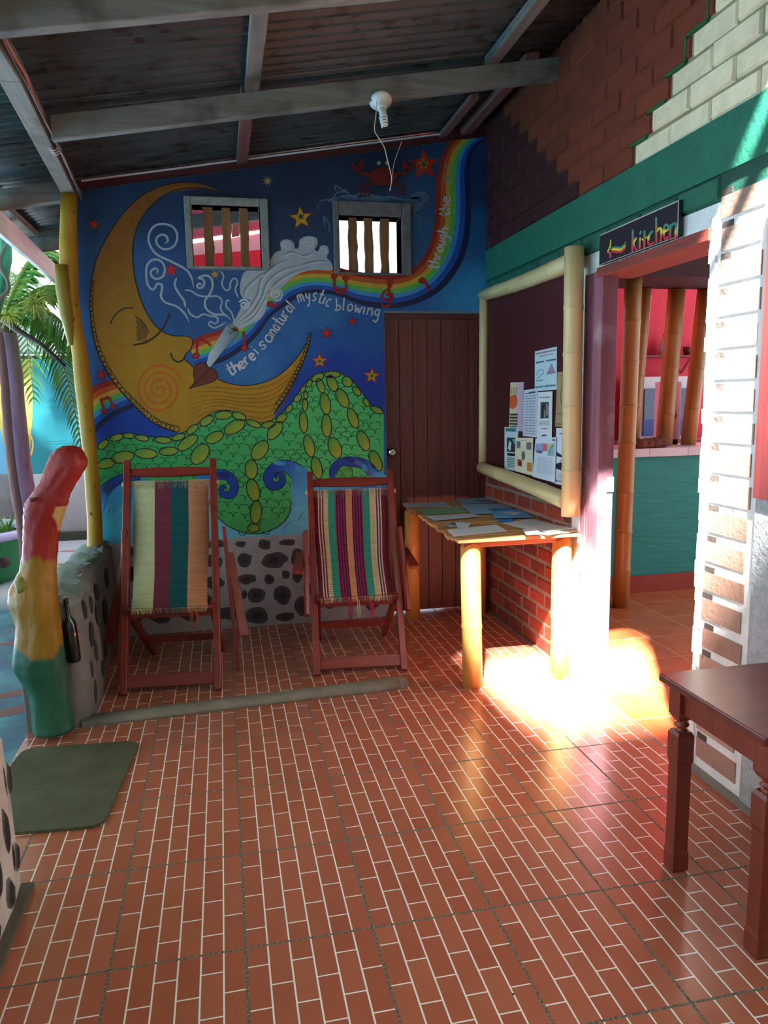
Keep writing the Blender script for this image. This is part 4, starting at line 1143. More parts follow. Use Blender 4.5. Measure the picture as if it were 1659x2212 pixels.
# ------------------------------------------------------------------ doors
door_wood = wood('door_planks', (96, 44, 38), (122, 60, 50), 0.5, 2, 10, 0.12)
b = MB()
r_ = random.Random(2)
xs = [1.030, 1.122, 1.212, 1.305, 1.398, 1.492, 1.585, 1.628]
for i in range(7):
    b.hexa([(xs[i]+0.0015, 2.925, 0.012), (xs[i+1]-0.0015, 2.925, 0.012), (xs[i+1]-0.0015, 2.960, 0.012), (xs[i]+0.0015, 2.960, 0.012), (xs[i]+0.0015, 2.925, 1.905), (xs[i+1]-0.0015, 2.925, 1.905), (xs[i+1]-0.0015, 2.960, 1.905), (xs[i]+0.0015, 2.960, 1.905)])
b.box(1.030, 1.628, 2.945, 2.962, 0.012, 1.905)
door = struct(b.build('door_1', door_wood, bevel=0.002)); door['label'] = 'closed dark red plank door in the mural wall'
b = MB()
b.box(1.628, 1.688, 2.895, 2.975, 0.0, 1.935); b.box(1.018, 1.030, 2.90, 2.975, 0.0, 1.935); b.box(1.030, 1.628, 2.90, 2.975, 1.907, 1.935)
b.build('door_frame', wood('door_frame_wood', (80, 34, 30), (104, 48, 42)), door, bevel=0.002)
b = MB(); b.smooth = True
k = at_y(842, 977, 2.90)
kx, kz = 1.058, k.z
b.lathe([(0.031, 0.0), (0.031, 0.004), (0.024, 0.010), (0.012, 0.014), (0.011, 0.030), (0.020, 0.036), (0.027, 0.046), (0.027, 0.056), (0.020, 0.064), (0.006, 0.066), (0.005, 0.064), (0.0, 0.064)], (kx, 2.925, kz), (0, -1, 0), 24)
ob = b.build('door_knob', mat('brushed_steel', (190, 186, 178), 0.25, 0.03, metal=1.0), door); ob['label'] = 'round steel door knob'

# kitchen doorway: mauve painted frame, lintel board
mauve = wood('mauve_door_frame', (128, 74, 86), (158, 104, 116), 0.6, 2, 9, 0.25, dirt=(184, 150, 158))
b = MB()
b.box(1.675, 1.752, 1.345, 1.425, 0.0, 1.955); b.box(1.682, 1.70, 1.425, 1.475, 0.0, 1.955); b.box(1.679, 1.70, 1.475, 1.52, 0.0, 1.955)
d2 = struct(b.build('door_2', mauve, bevel=0.003)); d2['label'] = 'mauve wooden frame of the open kitchen doorway'
b = MB(); b.box(1.672, 1.85, 0.600, 1.400, 1.925, 1.968)
b.build('lintel_board', wood('lintel_wood', (120, 50, 42), (146, 66, 54), axis=1), d2, bevel=0.003)
b = MB(); b.box(1.752, 1.77, 1.385, 1.425, 0.02, 1.925)
b.build('door_edge', wood('dark_door_edge', (70, 28, 34), (92, 40, 46)), d2)
b = MB(); b.box(1.718, 1.753, 1.339, 1.346, 0.965, 1.035, hx(200, 196, 196)); b.mi = 0
b.build('strike_plate', mat('strike_plate_steel', (190, 188, 190), 0.4, 0.05, metal=0.6), d2)

# ------------------------------------------------------------------ bamboo
def bamboo_mat(name, a, bcol, axis=2):
    return wood(name, a, bcol, 0.42, axis, 7, 0.05)
BAM = bamboo_mat('pale_bamboo', (206, 178, 122), (230, 206, 152))
BAMH = bamboo_mat('pale_bamboo_level', (206, 178, 122), (230, 206, 152), 1)
BAMO = bamboo_mat('golden_bamboo', (204, 140, 64), (226, 170, 92))
BAMD = bamboo_mat('brown_bamboo', (150, 98, 48), (186, 132, 70))
NODE = (0.32, 0.16, 0.06, 1)
def bamboo(b, p0, p1, r, n, seed=0, r1=None, cap=True, seg=16, bend=0.0, bdir=(0, 0, 1)):
    """cane with swollen joints"""
    p0 = Vector(p0); p1 = Vector(p1); q = random.Random(seed); r1 = r1 or r
    st = [0.0]
    cuts = sorted((i+1+q.uniform(-.15, .15))/(n+1) for i in range(n))
    L = (p1-p0).length
    for c in cuts:
        for d, k in ((-0.016, 1.0), (-0.005, 1.055), (-0.0015, 1.07), (0.0, 0.985), (0.0015, 1.05), (0.006, 1.03), (0.016, 1.0)):
            st.append((c+d/L, k))
    rows = [(0.0, 1.0)]+[s for s in st if isinstance(s, tuple)]+[(1.0, 1.0)]
    rows.sort()
    path = []; rad = []
    for f, k in rows:
        path.append(p0.lerp(p1, f)+Vector(bdir)*(bend*math.sin(math.pi*f))); rad.append((r*(1-f)+r1*f)*k)
    b.smooth = True
    b.tube(path, rad, seg, cap=cap)

# ------------------------------------------------------------------ notice board
nb = thing('notice_board', (1.655, 2.24, 0.92), 'maroon notice board framed in pale bamboo on the brick wall', 'notice board')
b = MB(); b.box(1.668, 1.688, 1.58, 2.84, 0.93, 2.03)
b.build('panel', mat('maroon_board', (70, 18, 22), 0.55, 0.12, 5, 0.05), nb)
def pole(p0, p1, r, n, seed, m=BAM, bend=0, r1=None):
    b = MB(); bamboo(b, p0, p1, r, n, seed, r1, bend=bend, bdir=(0, 0, 1)); return b.build('frame_pole', m, nb)
pole((1.612, 1.485, 0.838), (1.612, 1.500, 2.075), 0.0440, 4, 1)
pole((1.652, 2.838, 0.95), (1.655, 2.832, 2.05), 0.030, 4, 2)
pole((1.645, 1.540, 2.028), (1.655, 2.855, 2.045), 0.045, 4, 3, BAMH, -0.01, 0.036)
pole((1.616, 1.530, 0.903), (1.622, 2.775, 0.963), 0.042, 3, 4, BAMH, 0.004, 0.037)

# ------------------------------------------------------------------ papers pinned to the board
def KP(p): return (1040+p[0]*0.1673, 730+p[1]*0.1673)
paper = mat('printed_paper', rough=0.75, var=0.05, scale=14, col=True, spec=0.2)
PX = 1.6665
def poster(quad, base, label, lift=0.0, deco=None, cols=None, group='notices pinned to the maroon board'):
    b = MB(); x = PX-lift
    P = [at_x(*KP(p), x) for p in quad]
    b.prism(P, (-0.0012, 0, 0), base)
    if cols:
        V = [b.v(p+Vector((-0.0016, 0, 0))) for p in P]; b.face(V, cols)
    pt = Paint(b, lambda u, v: Vector((x-0.0018, 0, 0))+uvq(P, u, v), (-1, 0, 0))
    if deco: deco(pt)
    o = b.build('poster', paper, norm=False)
    return tag(o, label, 'poster', group)
def uvq(P, u, v):
    """u across 0..1, v down 0..1 inside the sheet"""
    a = P[0].lerp(P[1], u); c = P[3].lerp(P[2], u); q = a.lerp(c, v)
    return Vector((0, q.y, q.z))
rp = random.Random(30)
def rect(pt, u0, u1, v0, v1, c, L=1): pt.poly([(u0, v0), (u1, v0), (u1, v1), (u0, v1)], c, L)
def scrib(pt, u0, u1, v, h, c, w=0.006, L=2, n=None):
    """a line of unreadably small writing"""
    u = u0
    while u < u1:
        e = min(u1, u+rp.uniform(0.04, 0.12)); m = max(3, int((e-u)/0.018)); pts = []
        for i in range(m+1): pts.append((u+(e-u)*i/m, v+(h/2 if i % 2 else -h/2)*rp.uniform(.5, 1)))
        pt.stroke(pts, w, c, L, 0); u = e+rp.uniform(0.015, 0.03)
INK = hx(40, 42, 48)
def d1(pt):
    scrib(pt, .05, .95, .07, .05, hx(190, 70, 80), .016); scrib(pt, .25, .85, .15, .045, hx(216, 130, 90), .016)
    scrib(pt, .06, .42, .29, .05, INK, .02); scrib(pt, .55, .95, .29, .05, INK, .02)
    pt.poly([(.55, .62), (.78, .36), (.95, .62)], hx(176, 140, 168), 1); scrib(pt, .6, .92, .57, .03, hx(120, 80, 110), .012, 3)
    pt.stroke([(.08, .6), (.2, .5), (.35, .48), (.42, .56), (.3, .62), (.1, .7)], .02, hx(80, 160, 190), 2); scrib(pt, .08, .4, .74, .04, hx(80, 140, 160), .014)
    scrib(pt, .05, .42, .9, .05, hx(60, 90, 130), .02); scrib(pt, .48, .96, .9, .06, hx(20, 110, 120), .024)
poster([(692, 175), (975, 112), (975, 665), (690, 690)], hx(196, 220, 226), 'pale blue poster with red heading and teal footer, topmost on the board', 0.0, d1)
def d2_(pt):
    pt.poly([(.0, .28), (.45, .24), (.6, .36), (.5, .5), (.2, .55), (0, .5)], hx(224, 96, 50), 1)
    for k in range(4): pt.stroke([(.08+k*.13, .1), (.12+k*.13, .2), (.1+k*.14, .24)], .03, INK, 2)
    for k in range(5): scrib(pt, .06, .62, .66+k*.065, .04, INK, .03)
poster([(378, 575), (550, 570), (535, 1205), (360, 1200)], hx(226, 204, 150), 'yellow and purple flyer with a red splash and black writing', 0.0, d2_, [hx(232, 214, 150), hx(196, 160, 196), hx(196, 160, 206), hx(224, 216, 140)])
def d3(pt):
    for k in range(16): scrib(pt, .12, .9, .08+k*.057, .02, hx(110, 118, 130), .008)
    for u in (.3, .55, .78): pt.stroke([(u, .1), (u, .95)], .008, hx(120, 126, 136), 2, 0)
    scrib(pt, .4, .85, .07, .04, INK, .02)
poster([(550, 675), (725, 650), (720, 1285), (535, 1265)], hx(206, 212, 220), 'grey sheet with ruled table of writing, middle row', 0.0022, d3)
def d4(pt):
    scrib(pt, .1, .85, .12, .03, hx(130, 130, 140), .012); rect(pt, .22, .78, .22, .57, hx(70, 74, 74)); pt.poly([(.6, .24), (.78, .3), (.78, .5), (.62, .52)], hx(150, 124, 120), 2)
    pt.stroke([(.35, .55), (.38, .35), (.5, .28)], .06, hx(30, 34, 34), 2); pt.stroke([(.52, .55), (.55, .4)], .05, hx(200, 200, 196), 2)
    for k in range(3): scrib(pt, .15, .85, .64+k*.035, .015, hx(120, 120, 126), .008)
    scrib(pt, .3, .7, .79, .03, INK, .012); scrib(pt, .35, .65, .94, .025, INK, .025)
poster([(730, 700), (920, 690), (910, 1290), (720, 1300)], hx(224, 226, 228), 'white notice with a dark photo, under the pale blue poster', 0.0046, d4)
def d5(pt):
    scrib(pt, .2, .95, .07, .03, hx(110, 92, 66), .014)
    pt.stroke([(.58+.33*math.cos(a), .43+.24*math.sin(a)) for a in [k*math.pi/8 for k in range(16)]], .018, hx(92, 76, 56), 2, 3, True)
    scrib(pt, .4, .8, .44, .05, hx(160, 80, 70), .02); scrib(pt, .1, .95, .76, .02, hx(130, 110, 84), .012); scrib(pt, .4, .6, .86, .04, hx(100, 84, 60), .012); scrib(pt, .06, .4, .95, .02, hx(110, 92, 66), .012)
poster([(985, 440), (1215, 428), (1185, 1165), (955, 1140)], hx(172, 148, 106), 'brown kraft poster with a round emblem, beside the right bamboo pole', 0.0, d5)
def d6(pt):
    rect(pt, .1, .85, .02, .1, hx(70, 130, 120)); rect(pt, .2, .85, .24, .57, hx(50, 60, 66)); pt.poly([(.28, .5), (.4, .3), (.55, .36), (.5, .55)], hx(210, 216, 214), 2); pt.poly([(.6, .28), (.82, .26), (.82, .4)], hx(110, 170, 170), 2)
    rect(pt, .25, .85, .6, .66, hx(30, 34, 40))
    for k in range(6): scrib(pt, .25, .85, .71+k*.04, .02, hx(60, 120, 120), .016)
poster([(300, 1150), (480, 1155), (450, 1720), (300, 1700)], hx(200, 216, 220), 'white and teal flyer with a dark picture, bottom left of the board', 0.0022, d6)
def d7(pt):
    rect(pt, .08, .3, .1, .3, hx(90, 120, 130)); pt.poly([(.08, .22), (.3, .24), (.3, .3), (.08, .3)], hx(176, 120, 60), 2)
    rect(pt, .65, .92, .12, .32, hx(130, 120, 104)); rect(pt, .14, .4, .62, .82, hx(180, 90, 60)); rect(pt, .7, .96, .66, .9, hx(206, 130, 60)); pt.poly([(.2, .78), (.3, .66), (.4, .8)], hx(60, 40, 40), 2)
    pt.oval(.48, .5, .1, .13, 0, hx(110, 106, 96), 2); scrib(pt, .35, .65, .07, .02, hx(200, 110, 90), .012)
poster([(440, 1290), (670, 1290), (660, 1780), (440, 1720)], hx(228, 220, 192), 'cream leaflet with four small photos round a coin, bottom row', 0.0068, d7)
def d8(pt):
    pt.poly([(.05, .14), (.5, .12), (.55, .3), (.3, .36), (.05, .34)], hx(150, 170, 206)); pt.poly([(.4, .14), (.6, .14), (.62, .32), (.4, .3)], hx(220, 110, 120), 2); pt.poly([(.6, .14), (.95, .13), (.95, .42), (.66, .42)], hx(150, 190, 196)); pt.poly([(.62, .14), (.9, .13), (.66, .3)], hx(206, 204, 140), 2); pt.poly([(.1, .3), (.4, .3), (.36, .38), (.12, .36)], hx(120, 90, 130), 2)
    pt.stroke([(.7, .4), (.78, .24), (.9, .18)], .02, hx(50, 110, 120), 3)
    for k in range(9): scrib(pt, .2, .85, .48+k*.045, .015, hx(130, 140, 160), .008)
    pt.poly([(.82, .06), (.9, .03), (.98, .07), (.9, .09)], hx(60, 90, 90), 2)
poster([(700, 1300), (968, 1280), (950, 1870), (660, 1790)], hx(216, 224, 236), 'white leaflet with a bright coloured map, bottom row', 0.0092, d8)
def d9(pt):
    scrib(pt, .2, .95, .1, .03, hx(110, 110, 116), .012); scrib(pt, .7, .95, .16, .03, INK, .016)
    pt.poly([(.04, .42), (.3, .46), (.5, .5), (.5, .52), (.1, .5)], INK, 2); pt.stroke([(.62, .42), (.64, .56)], .04, INK, 2, 0)
    pt.poly([(.05, .64), (.35, .6), (.9, .66), (.95, .76), (.3, .74), (.06, .72)], INK, 2); pt.stroke([(.3, .58), (.6, .56), (.9, .6)], .016, hx(90, 92, 96), 2)
    for k in range(4): scrib(pt, .2, .9, .8+k*.03, .012, hx(120, 120, 126), .008)
    scrib(pt, .1, .8, .94, .03, hx(80, 84, 90), .014)
poster([(970, 1160), (1195, 1170), (1170, 1925), (945, 1880)], hx(222, 226, 232), 'white flyer with black and white island view, bottom right of board', 0.0022, d9)

# ------------------------------------------------------------------ kitchen sign
def KG(p): return (1290+p[0]*0.1266, 430+p[1]*0.1266)
b = MB()
y0, y1, z0, z1 = 0.766, 1.356, 1.972, 2.100
b.box(1.662, 1.676, y0, y1, z0, z1, hx(24, 26, 40))
SX = 1.6615
for (ya, yb, za, zb) in ((y0, y1, z1-0.004, z1), (y0, y0+0.004, z0, z1), (y0, y1, z0, z0+0.002)):
    b.box(SX-0.0005, 1.663, ya, yb, za, zb, hx(196, 190, 180))
ps = Paint(b, lambda u, v: at_x(u, v, SX-0.0008), (-1, 0, 0))
GRN, YEL, RED2 = hx(60, 140, 110), hx(236, 204, 56), hx(206, 50, 60)
def tri(p0, p1):
    def f(p, t):
        q = (p[1]-p0)/(p1-p0)
        if q < 0.32: return GRN
        if q < 0.44: return mix(GRN, YEL, (q-.32)/.12)
        if q < 0.6: return YEL
        if q < 0.72: return mix(YEL, RED2, (q-.6)/.12)
        return RED2
    return f
LET = [(520, 920, [[(612, 525), (604, 915)], [(672, 655), (622, 765), (684, 885)]]), (545, 850, [[(736, 655), (724, 848)], [(752, 545), (736, 605)]]), (535, 840, [[(812, 535), (805, 835)], [(768, 700), (856, 640)]]),
       (530, 780, [[(950, 545), (892, 620), (872, 735), (905, 775), (978, 738)]]), (300, 745, [[(1010, 310), (1014, 745)], [(1016, 565), (1062, 500), (1098, 530), (1088, 725)]]), (425, 685, [[(1142, 565), (1216, 505), (1190, 435), (1148, 480), (1140, 620), (1172, 682), (1214, 640)]]),
       (405, 700, [[(1256, 430), (1246, 655)], [(1256, 480), (1310, 415), (1348, 450), (1332, 695)]])]
for (a, c, strokes) in LET:
    P0, P1 = KG((0, a))[1], KG((0, c))[1]
    for s_ in strokes: ps.stroke([KG(p) for p in s_], 4.6, None, 2.0, 6, colf=tri(P0, P1))
AR = [(235, 850), (320, 845), (400, 850), (460, 815), (495, 740)]
for (dy, c, w) in ((-22, GRN, 4.2), (12, YEL, 5.0), (52, RED2, 5.0)):
    ps.stroke([KG((x-(8 if dy > 0 else 0), y+dy)) for x, y in AR], w, c, 2.0, 6, taper=0.2)
ps.stroke([KG(p) for p in [(235, 700), (225, 800), (180, 905)]], 2.6, YEL, 2.6); ps.stroke([KG(p) for p in [(180, 905), (225, 930), (228, 1010)]], 4.0, hx(206, 80, 90), 2.6)
for p in ((1378, 490), (228, 1055), (402, 1050), (790, 900)): ps.oval(*KG(p), 1.3, 1.7, 0, hx(220, 220, 220), 2.6, n=8)
o = b.build('kitchen_sign', mat('sign_paint', rough=0.45, var=0.08, col=True), norm=False)
tag(o, 'black painted kitchen sign with wavy arrow above the doorway', 'sign')

# ------------------------------------------------------------------ sling chairs
chair_wood = wood('red_chair_wood', (108, 31, 23), (138, 47, 31), 0.4, 2, 10, 0.1)
chair_wood_x = wood('red_chair_wood_cross', (108, 31, 23), (138, 47, 31), 0.4, 0, 10, 0.1)
rod_wood = wood('pale_rod', (196, 176, 140), (214, 196, 160), 0.5, 0)
def cloth_mat():
    m = mat('woven_cloth', rough=0.9, var=0.06, scale=40, col=True, spec=0.15)
    if m.get('rib'): return m
    m['rib'] = 1
    nt = m.node_tree; N = nt.nodes; L = nt.links
    at = N.new('ShaderNodeAttribute'); at.attribute_name = 'Col'
    tc = N.new('ShaderNodeTexCoord'); wv = N.new('ShaderNodeTexWave'); wv.wave_type = 'BANDS'; wv.bands_direction = 'Z'; wv.inputs['Scale'].default_value = 32.0; wv.inputs['Distortion'].default_value = 0.6
    L.new(tc.outputs['Object'], wv.inputs['Vector'])
    bp = N.new('ShaderNodeBump'); bp.inputs['Strength'].default_value = 0.8; bp.inputs['Distance'].default_value = 0.003
    L.new(wv.outputs[0], bp.inputs['Height']); L.new(bp.outputs[0], N['Principled BSDF'].inputs['Normal'])
    return m
CLOTH = cloth_mat()
def sling_chair(name, fl, fr, top, hi, W, stripes, label, arms, seed, cl=(0, 1)):
    """fl, fr: front feet on the floor; top: middle of the top rail"""
    fl = Vector(fl); fr = Vector(fr); ctr = (fl+fr)/2
    X = (fr-fl).normalized(); Y = Vector((-X.y, X.x, 0)); Z = Vector((0, 0, 1))
    T = thing(name, ctr, label, 'deck chair', 'sling chairs by the mural')
    top = Vector(top); hw = W/2
    back = top-ctr
    def side(s, f):                    # point on the long side rail, f 0 (floor) .. 1 (top)
        return ctr+X*(s*(hw-0.017))+back*f
    n = back.cross(X).normalized()
    if n.y < 0: n = -n
    q = random.Random(seed)
    def part(nm, mb_, m=chair_wood): return mb_.build(nm, m, T, bevel=0.003)
    for s in (-1, 1):
        b = MB(); b.bar(side(s, 0.0)+Z*0.001, side(s, 1.02), 0.034, 0.048, n); part('side_rail', b)
    b = MB(); b.bar(side(-1, 0.052), side(1, 0.052), 0.022, 0.062, back); part('bottom_rail', b, chair_wood_x)
    # top rail, bowed a little
    b = MB(); rings = []
    for i in range(9):
        f = i/8; c = side(-1, 0.965).lerp(side(1, 0.965), f); h = 0.019+0.007*math.sin(math.pi*f); u = back.normalized()
        rings.append([c-n*0.012-u*h, c+n*0.012-u*h, c+n*0.012+u*h, c-n*0.012+u*h])
    b.loft(rings, True, smooth=False); part('top_rail', b, chair_wood_x)
    # cloth rods
    tA, tB = side(-1, 0.915)+n*0.012, side(1, 0.915)+n*0.012
    b = MB(); b.tube([tA-X*0.03, tB+X*0.03], 0.013, 10); o = part('top_rod', b, rod_wood); o['label'] = 'pale round rod'
    lowz = hi
    f_low = lowz/back.z
    base = ctr+back*f_low-Y*0.055
    lA, lB = base-X*(hw-0.035)+Z*(lowz-base.z), base+X*(hw-0.035)+Z*(lowz-base.z)
    b = MB(); b.tube([lA-X*0.006, lB+X*0.006], 0.013, 10); part('bottom_rod', b)
    # seat frame running down to the rear feet
    for s in (-1, 1):
        a = (lA if s < 0 else lB); c = ctr+X*(s*(hw-0.052))+Y*0.60+Z*0.018
        b = MB(); b.bar(a+Y*0.01, c, 0.026, 0.044, (0, 0, 1)); part('seat_rail', b)
    ca, cb = lA.lerp(ctr-X*(hw-0.052)+Y*0.60, 0.62), lB.lerp(ctr+X*(hw-0.052)+Y*0.60, 0.62)
    b = MB(); b.bar(ca+X*0.012, cb-X*0.012, 0.022, 0.040, (0, 0, 1)); part('stretcher', b, chair_wood_x)
    ca, cb = lA+Y*0.03-Z*0.03, lB+Y*0.03-Z*0.03
    b = MB(); b.bar(ca+X*0.012, cb-X*0.012, 0.020, 0.040, (0, 0, 1)); part('stretcher', b, chair_wood_x)
    # arms
    for s in (-1, 1):
        for kind, p0, p1, w, h in arms:
            P0 = ctr+X*(s*(hw+p0[0]))+Y*p0[1]+Z*p0[2]; P1 = ctr+X*(s*(hw+p1[0]))+Y*p1[1]+Z*p1[2]
            b = MB()
            if kind == 'armrest': b.bar(P0, P1, w*0.75, h, (0, -0.4, 1), w2=w)
            else: b.bar(P0, P1, w, h, (0, 1, 0.5))
            part(kind, b)
    # the sling
    b = MB(); nu = 60; nv = 26
    cA = tA.lerp(tB, cl[0]); cB = tA.lerp(tB, cl[1]); dA = lA.lerp(lB, cl[0]*0.9+0.0); dB = lA.lerp(lB, min(1.0, cl[1]*0.985+0.015))
    us = [0.0]
    for f0, f1, c in stripes: us += [f1]
    V = []
    for j in range(nv+1):
        v = j/nv
        row = []
        for u in us:
            p = cA.lerp(cB, u).lerp(dA.lerp(dB, u), v)
            sag = 0.055*math.sin(math.pi*min(1, v*1.0))*(0.6+0.4*v)
            row.append(b.v(p-n*0.016*(1-v)-Y*0.014*v+Vector((0, sag, -sag*0.5)).lerp(Vector((0, 0, 0)), 0.0)+X*(0.003*math.sin(v*9+seed)*(1 if u < .5 else -1)*(abs(u-.5)*2))))
        V.append(row)
    for j in range(nv):
        for i in range(len(us)-1):
            k = 0.97+0.06*(j % 2)
            c = stripes[i][2]; b.face([V[j][i], V[j][i+1], V[j+1][i+1], V[j+1][i]], None, (c[0]*k, c[1]*k, c[2]*k, 1), True)
    cl_ = b.build('sling_cloth', CLOTH, T, norm=False)
    so = cl_.modifiers.new('thick', 'SOLIDIFY'); so.thickness = 0.003
    # fringe: loose warp threads wrapped over the rods
    b = MB()
    def colat(u):
        for f0, f1, c in stripes:
            if u <= f1: return c
        return stripes[-1][2]
    for i in range(130):
        u = (i+0.5)/130; c = mix(colat(u)[:3], hx(206, 196, 160)[:3], q.uniform(0, .45))+(1,)
        p = cA.lerp(cB, u)-n*0.018+back.normalized()*0.012; l = q.uniform(.035, .055)
        d = -back.normalized()*l-n*0.002+X*q.uniform(-.006, .006)
        b.poly([p-X*0.0012, p+X*0.0012, p+d+X*0.0009, p+d-X*0.0009], c)
        p = dA.lerp(dB, u)-Y*0.018+Z*0.012; d = Z*-q.uniform(.022, .032)-Y*0.002+X*q.uniform(-.007, .007)
        b.poly([p-X*0.0012, p+X*0.0012, p+d+X*0.0009, p+d-X*0.0009], c)
    o = b.build('fringe', CLOTH, cl_, norm=False); o['kind'] = 'stuff'
    # hanging tassels under the seat
    b = MB()
    for u, c, l in (tassels := ([(0.78, hx(206, 110, 66), .085), (0.86, hx(206, 110, 66), .10)] if seed == 1 else [(0.40, hx(176, 44, 84), .10), (0.42, hx(176, 44, 84), .12), (0.52, hx(214, 206, 180), .11), (0.70, hx(206, 44, 84), .11), (0.72, hx(206, 44, 84), .125)])):
        for k in range(4):
            p = dA.lerp(dB, u)+X*q.uniform(-.006, .006)-Z*0.012; m_ = p-Z*l*0.5+X*q.uniform(-.006, .006); e = p-Z*l*q.uniform(.8, 1.1)+X*q.uniform(-.01, .01)
            b.tube([p, m_, e], 0.0012, 4, c)
    o = b.build('tassel', CLOTH, cl_); o['kind'] = 'stuff'
    return T
CH1 = [(0, .28, hx(188, 194, 150)), (.28, .49, hx(112, 52, 66)), (.49, .73, hx(28, 84, 88)), (.73, 1.0, hx(190, 138, 100))]
mg, nv_, wt, mr_, cr_, gn_, tn_ = hx(158, 40, 84), hx(50, 40, 66), hx(214, 206, 186), hx(122, 44, 60), hx(204, 182, 138), hx(56, 148, 124), hx(206, 140, 98)
CH2 = []
def addst(seq):
    p = CH2[-1][1] if CH2 else 0.0
    for w_, c in seq: CH2.append((p, p+w_, c)); p += w_
addst([(.06, mr_), (.015, wt), (.022, mr_), (.015, wt), (.02, mr_), (.06, cr_), (.095, gn_)])
addst([(.018, mg if i % 2 == 0 else nv_) for i in range(8)]); addst([(.085, tn_)]); addst([(.018, nv_ if i % 2 == 0 else mg) for i in range(8)])
addst([(.095, gn_), (.07, cr_), (.015, wt), (.022, mr_), (.015, wt), (.02, mr_), (.015, wt)]); addst([(1-CH2[-1][1], mr_)])
# arms: (kind, (outward, back, height) x 2, width, thickness)
AR1 = [('arm_support', (0.012, 0.36, 0.76), (0.062, 0.235, 0.012), 0.020, 0.032), ('armrest', (0.030, 0.44, 0.60), (0.100, 0.25, 0.19), 0.052, 0.020)]
AR2 = [('arm_support', (0.014, 0.33, 0.70), (0.022, 0.075, 0.30), 0.022, 0.050), ('armrest', (0.045, 0.36, 0.575), (0.062, 0.10, 0.525), 0.052, 0.022)]
sling_chair('sling_chair', (-0.541, 1.883, 0), (-0.056, 1.837, 0), (-0.278, 2.415, 1.075), 0.385, 0.485, CH1, 'red wooden sling chair with broad green, maroon, teal and tan stripes', AR1, 1, (0.07, 0.95))
sling_chair('sling_chair', (0.404, 1.911, 0), (0.893, 1.866, 0), (0.705, 2.420, 0.978), 0.365, 0.489, CH2, 'red wooden sling chair with many thin stripes, in front of the plank door', AR2, 2, (0.03, 0.955))

# ------------------------------------------------------------------ bamboo table with leaflets
bt_ = thing('bamboo_table', (1.36, 2.2, 0), 'bamboo table on thick cane legs against the brick wall', 'table')
b = MB(); r_ = random.Random(8)
xs = 1.045
tpts = []
y = 1.50
i = 0
while y < 2.86:
    w_ = r_.uniform(0.030, 0.046); e0 = 1.045+r_.uniform(-.012, .012)+(y-1.5)*0.055; c = mix(hx(206, 158, 100), hx(176, 118, 70), r_.random())
    b.box(e0, 1.672, y, min(y+w_-0.002, 2.862), 0.732+r_.uniform(-.001, .001), 0.748+r_.uniform(-.0015, .0015), c)
    y += w_
b.build('tabletop', mat('split_bamboo', rough=0.5, var=0.2, scale=20, bump=0.15, bscale=60, col=True, stretch=(0.1, 1, 1)), bt_, bevel=0.0015)
def leg(x, y, r, h, seed, m, n=1):
    b = MB(); b.smooth = True
    bamboo(b, (x+0.012 if seed == 31 else x, y, 0.0), (x, y, h), r, n, seed, r*0.95, seg=20)
    # scooped top
    for v in b.bm.verts:
        if v.co.z > h-0.002: v.co.z -= 0.035*((v.co.x-x)/r)**2
    b.build('leg', m, bt_)
leg(1.140, 1.575, 0.050, 0.722, 31, BAMO); leg(1.620, 1.590, 0.050, 0.722, 32, BAMO); leg(1.160, 2.80, 0.047, 0.722, 33, BAMO, 2); leg(1.610, 2.80, 0.047, 0.722, 34, BAMO, 2)
b = MB(); b.bar((1.10, 1.575, 0.712), (1.66, 1.59, 0.712), 0.040, 0.030); b.build('apron', wood('apron_wood', (170, 96, 60), (200, 126, 84), axis=0), bt_, bevel=0.003)
b = MB(); b.bar((1.15, 1.62, 0.712), (1.165, 2.78, 0.712), 0.040, 0.030); b.build('apron', wood('apron_wood_side', (150, 80, 50), (180, 104, 66), axis=1), bt_, bevel=0.003)
def KF(p): return (860+p[0]*0.2471, 1060+p[1]*0.2471)
zlev = 0.7505
def leaflet(quad, c, label, lev, deco=None, kind='leaflet', th=0.0012):
    b = MB(); z = zlev+lev*0.0024
    P = [at_z(*KF(p), z) for p in quad]
    b.prism([Vector((p.x, p.y, z)) for p in P], (0, 0, th), c)
    if deco and len(quad) == 4:
        Q = [Vector((p.x, p.y, z+th+0.0004)) for p in P]
        def pr(u, v):
            a = Q[0].lerp(Q[1], u); d = Q[3].lerp(Q[2], u); return a.lerp(d, v)
        deco(Paint(b, pr, (0, 0, 1)))
    o = b.build(kind, paper, norm=False)
    return tag(o, label, 'leaflet', 'leaflets on the bamboo table')
def lines(n, c=hx(150, 156, 166)):
    def f(pt):
        for k in range(n): scrib(pt, .08, .92, .12+.8*k/n, .03, c, .01)
    return f
leaflet([(45, 115), (405, 98), (465, 143), (82, 150)], hx(186, 184, 200), 'pale lilac sheet at the far left corner of the table', 0)
leaflet([(190, 170), (540, 150), (610, 188), (225, 212)], hx(126, 176, 136), 'green sheet behind the grey leaflet on the table', 0)
leaflet([(240, 224), (640, 200), (722, 226), (330, 262)], hx(196, 202, 208), 'grey white leaflet in front of the green sheet', 1, lines(3))
leaflet([(415, 292), (540, 270), (600, 300), (450, 322)], hx(168, 176, 190), 'small dark leaflet behind the printed list', 0, lambda pt: (pt.poly([(.1, .2), (.6, .1), (.5, .7)], hx(70, 80, 110), 1),))
leaflet([(500, 276), (640, 284), (610, 322), (520, 326)], hx(214, 218, 224), 'small white folded leaflet behind the printed list', 1)
leaflet([(425, 342), (860, 298), (952, 354), (490, 402)], hx(236, 238, 238), 'white printed list at the front of the table', 0, lines(7, hx(110, 130, 150)))
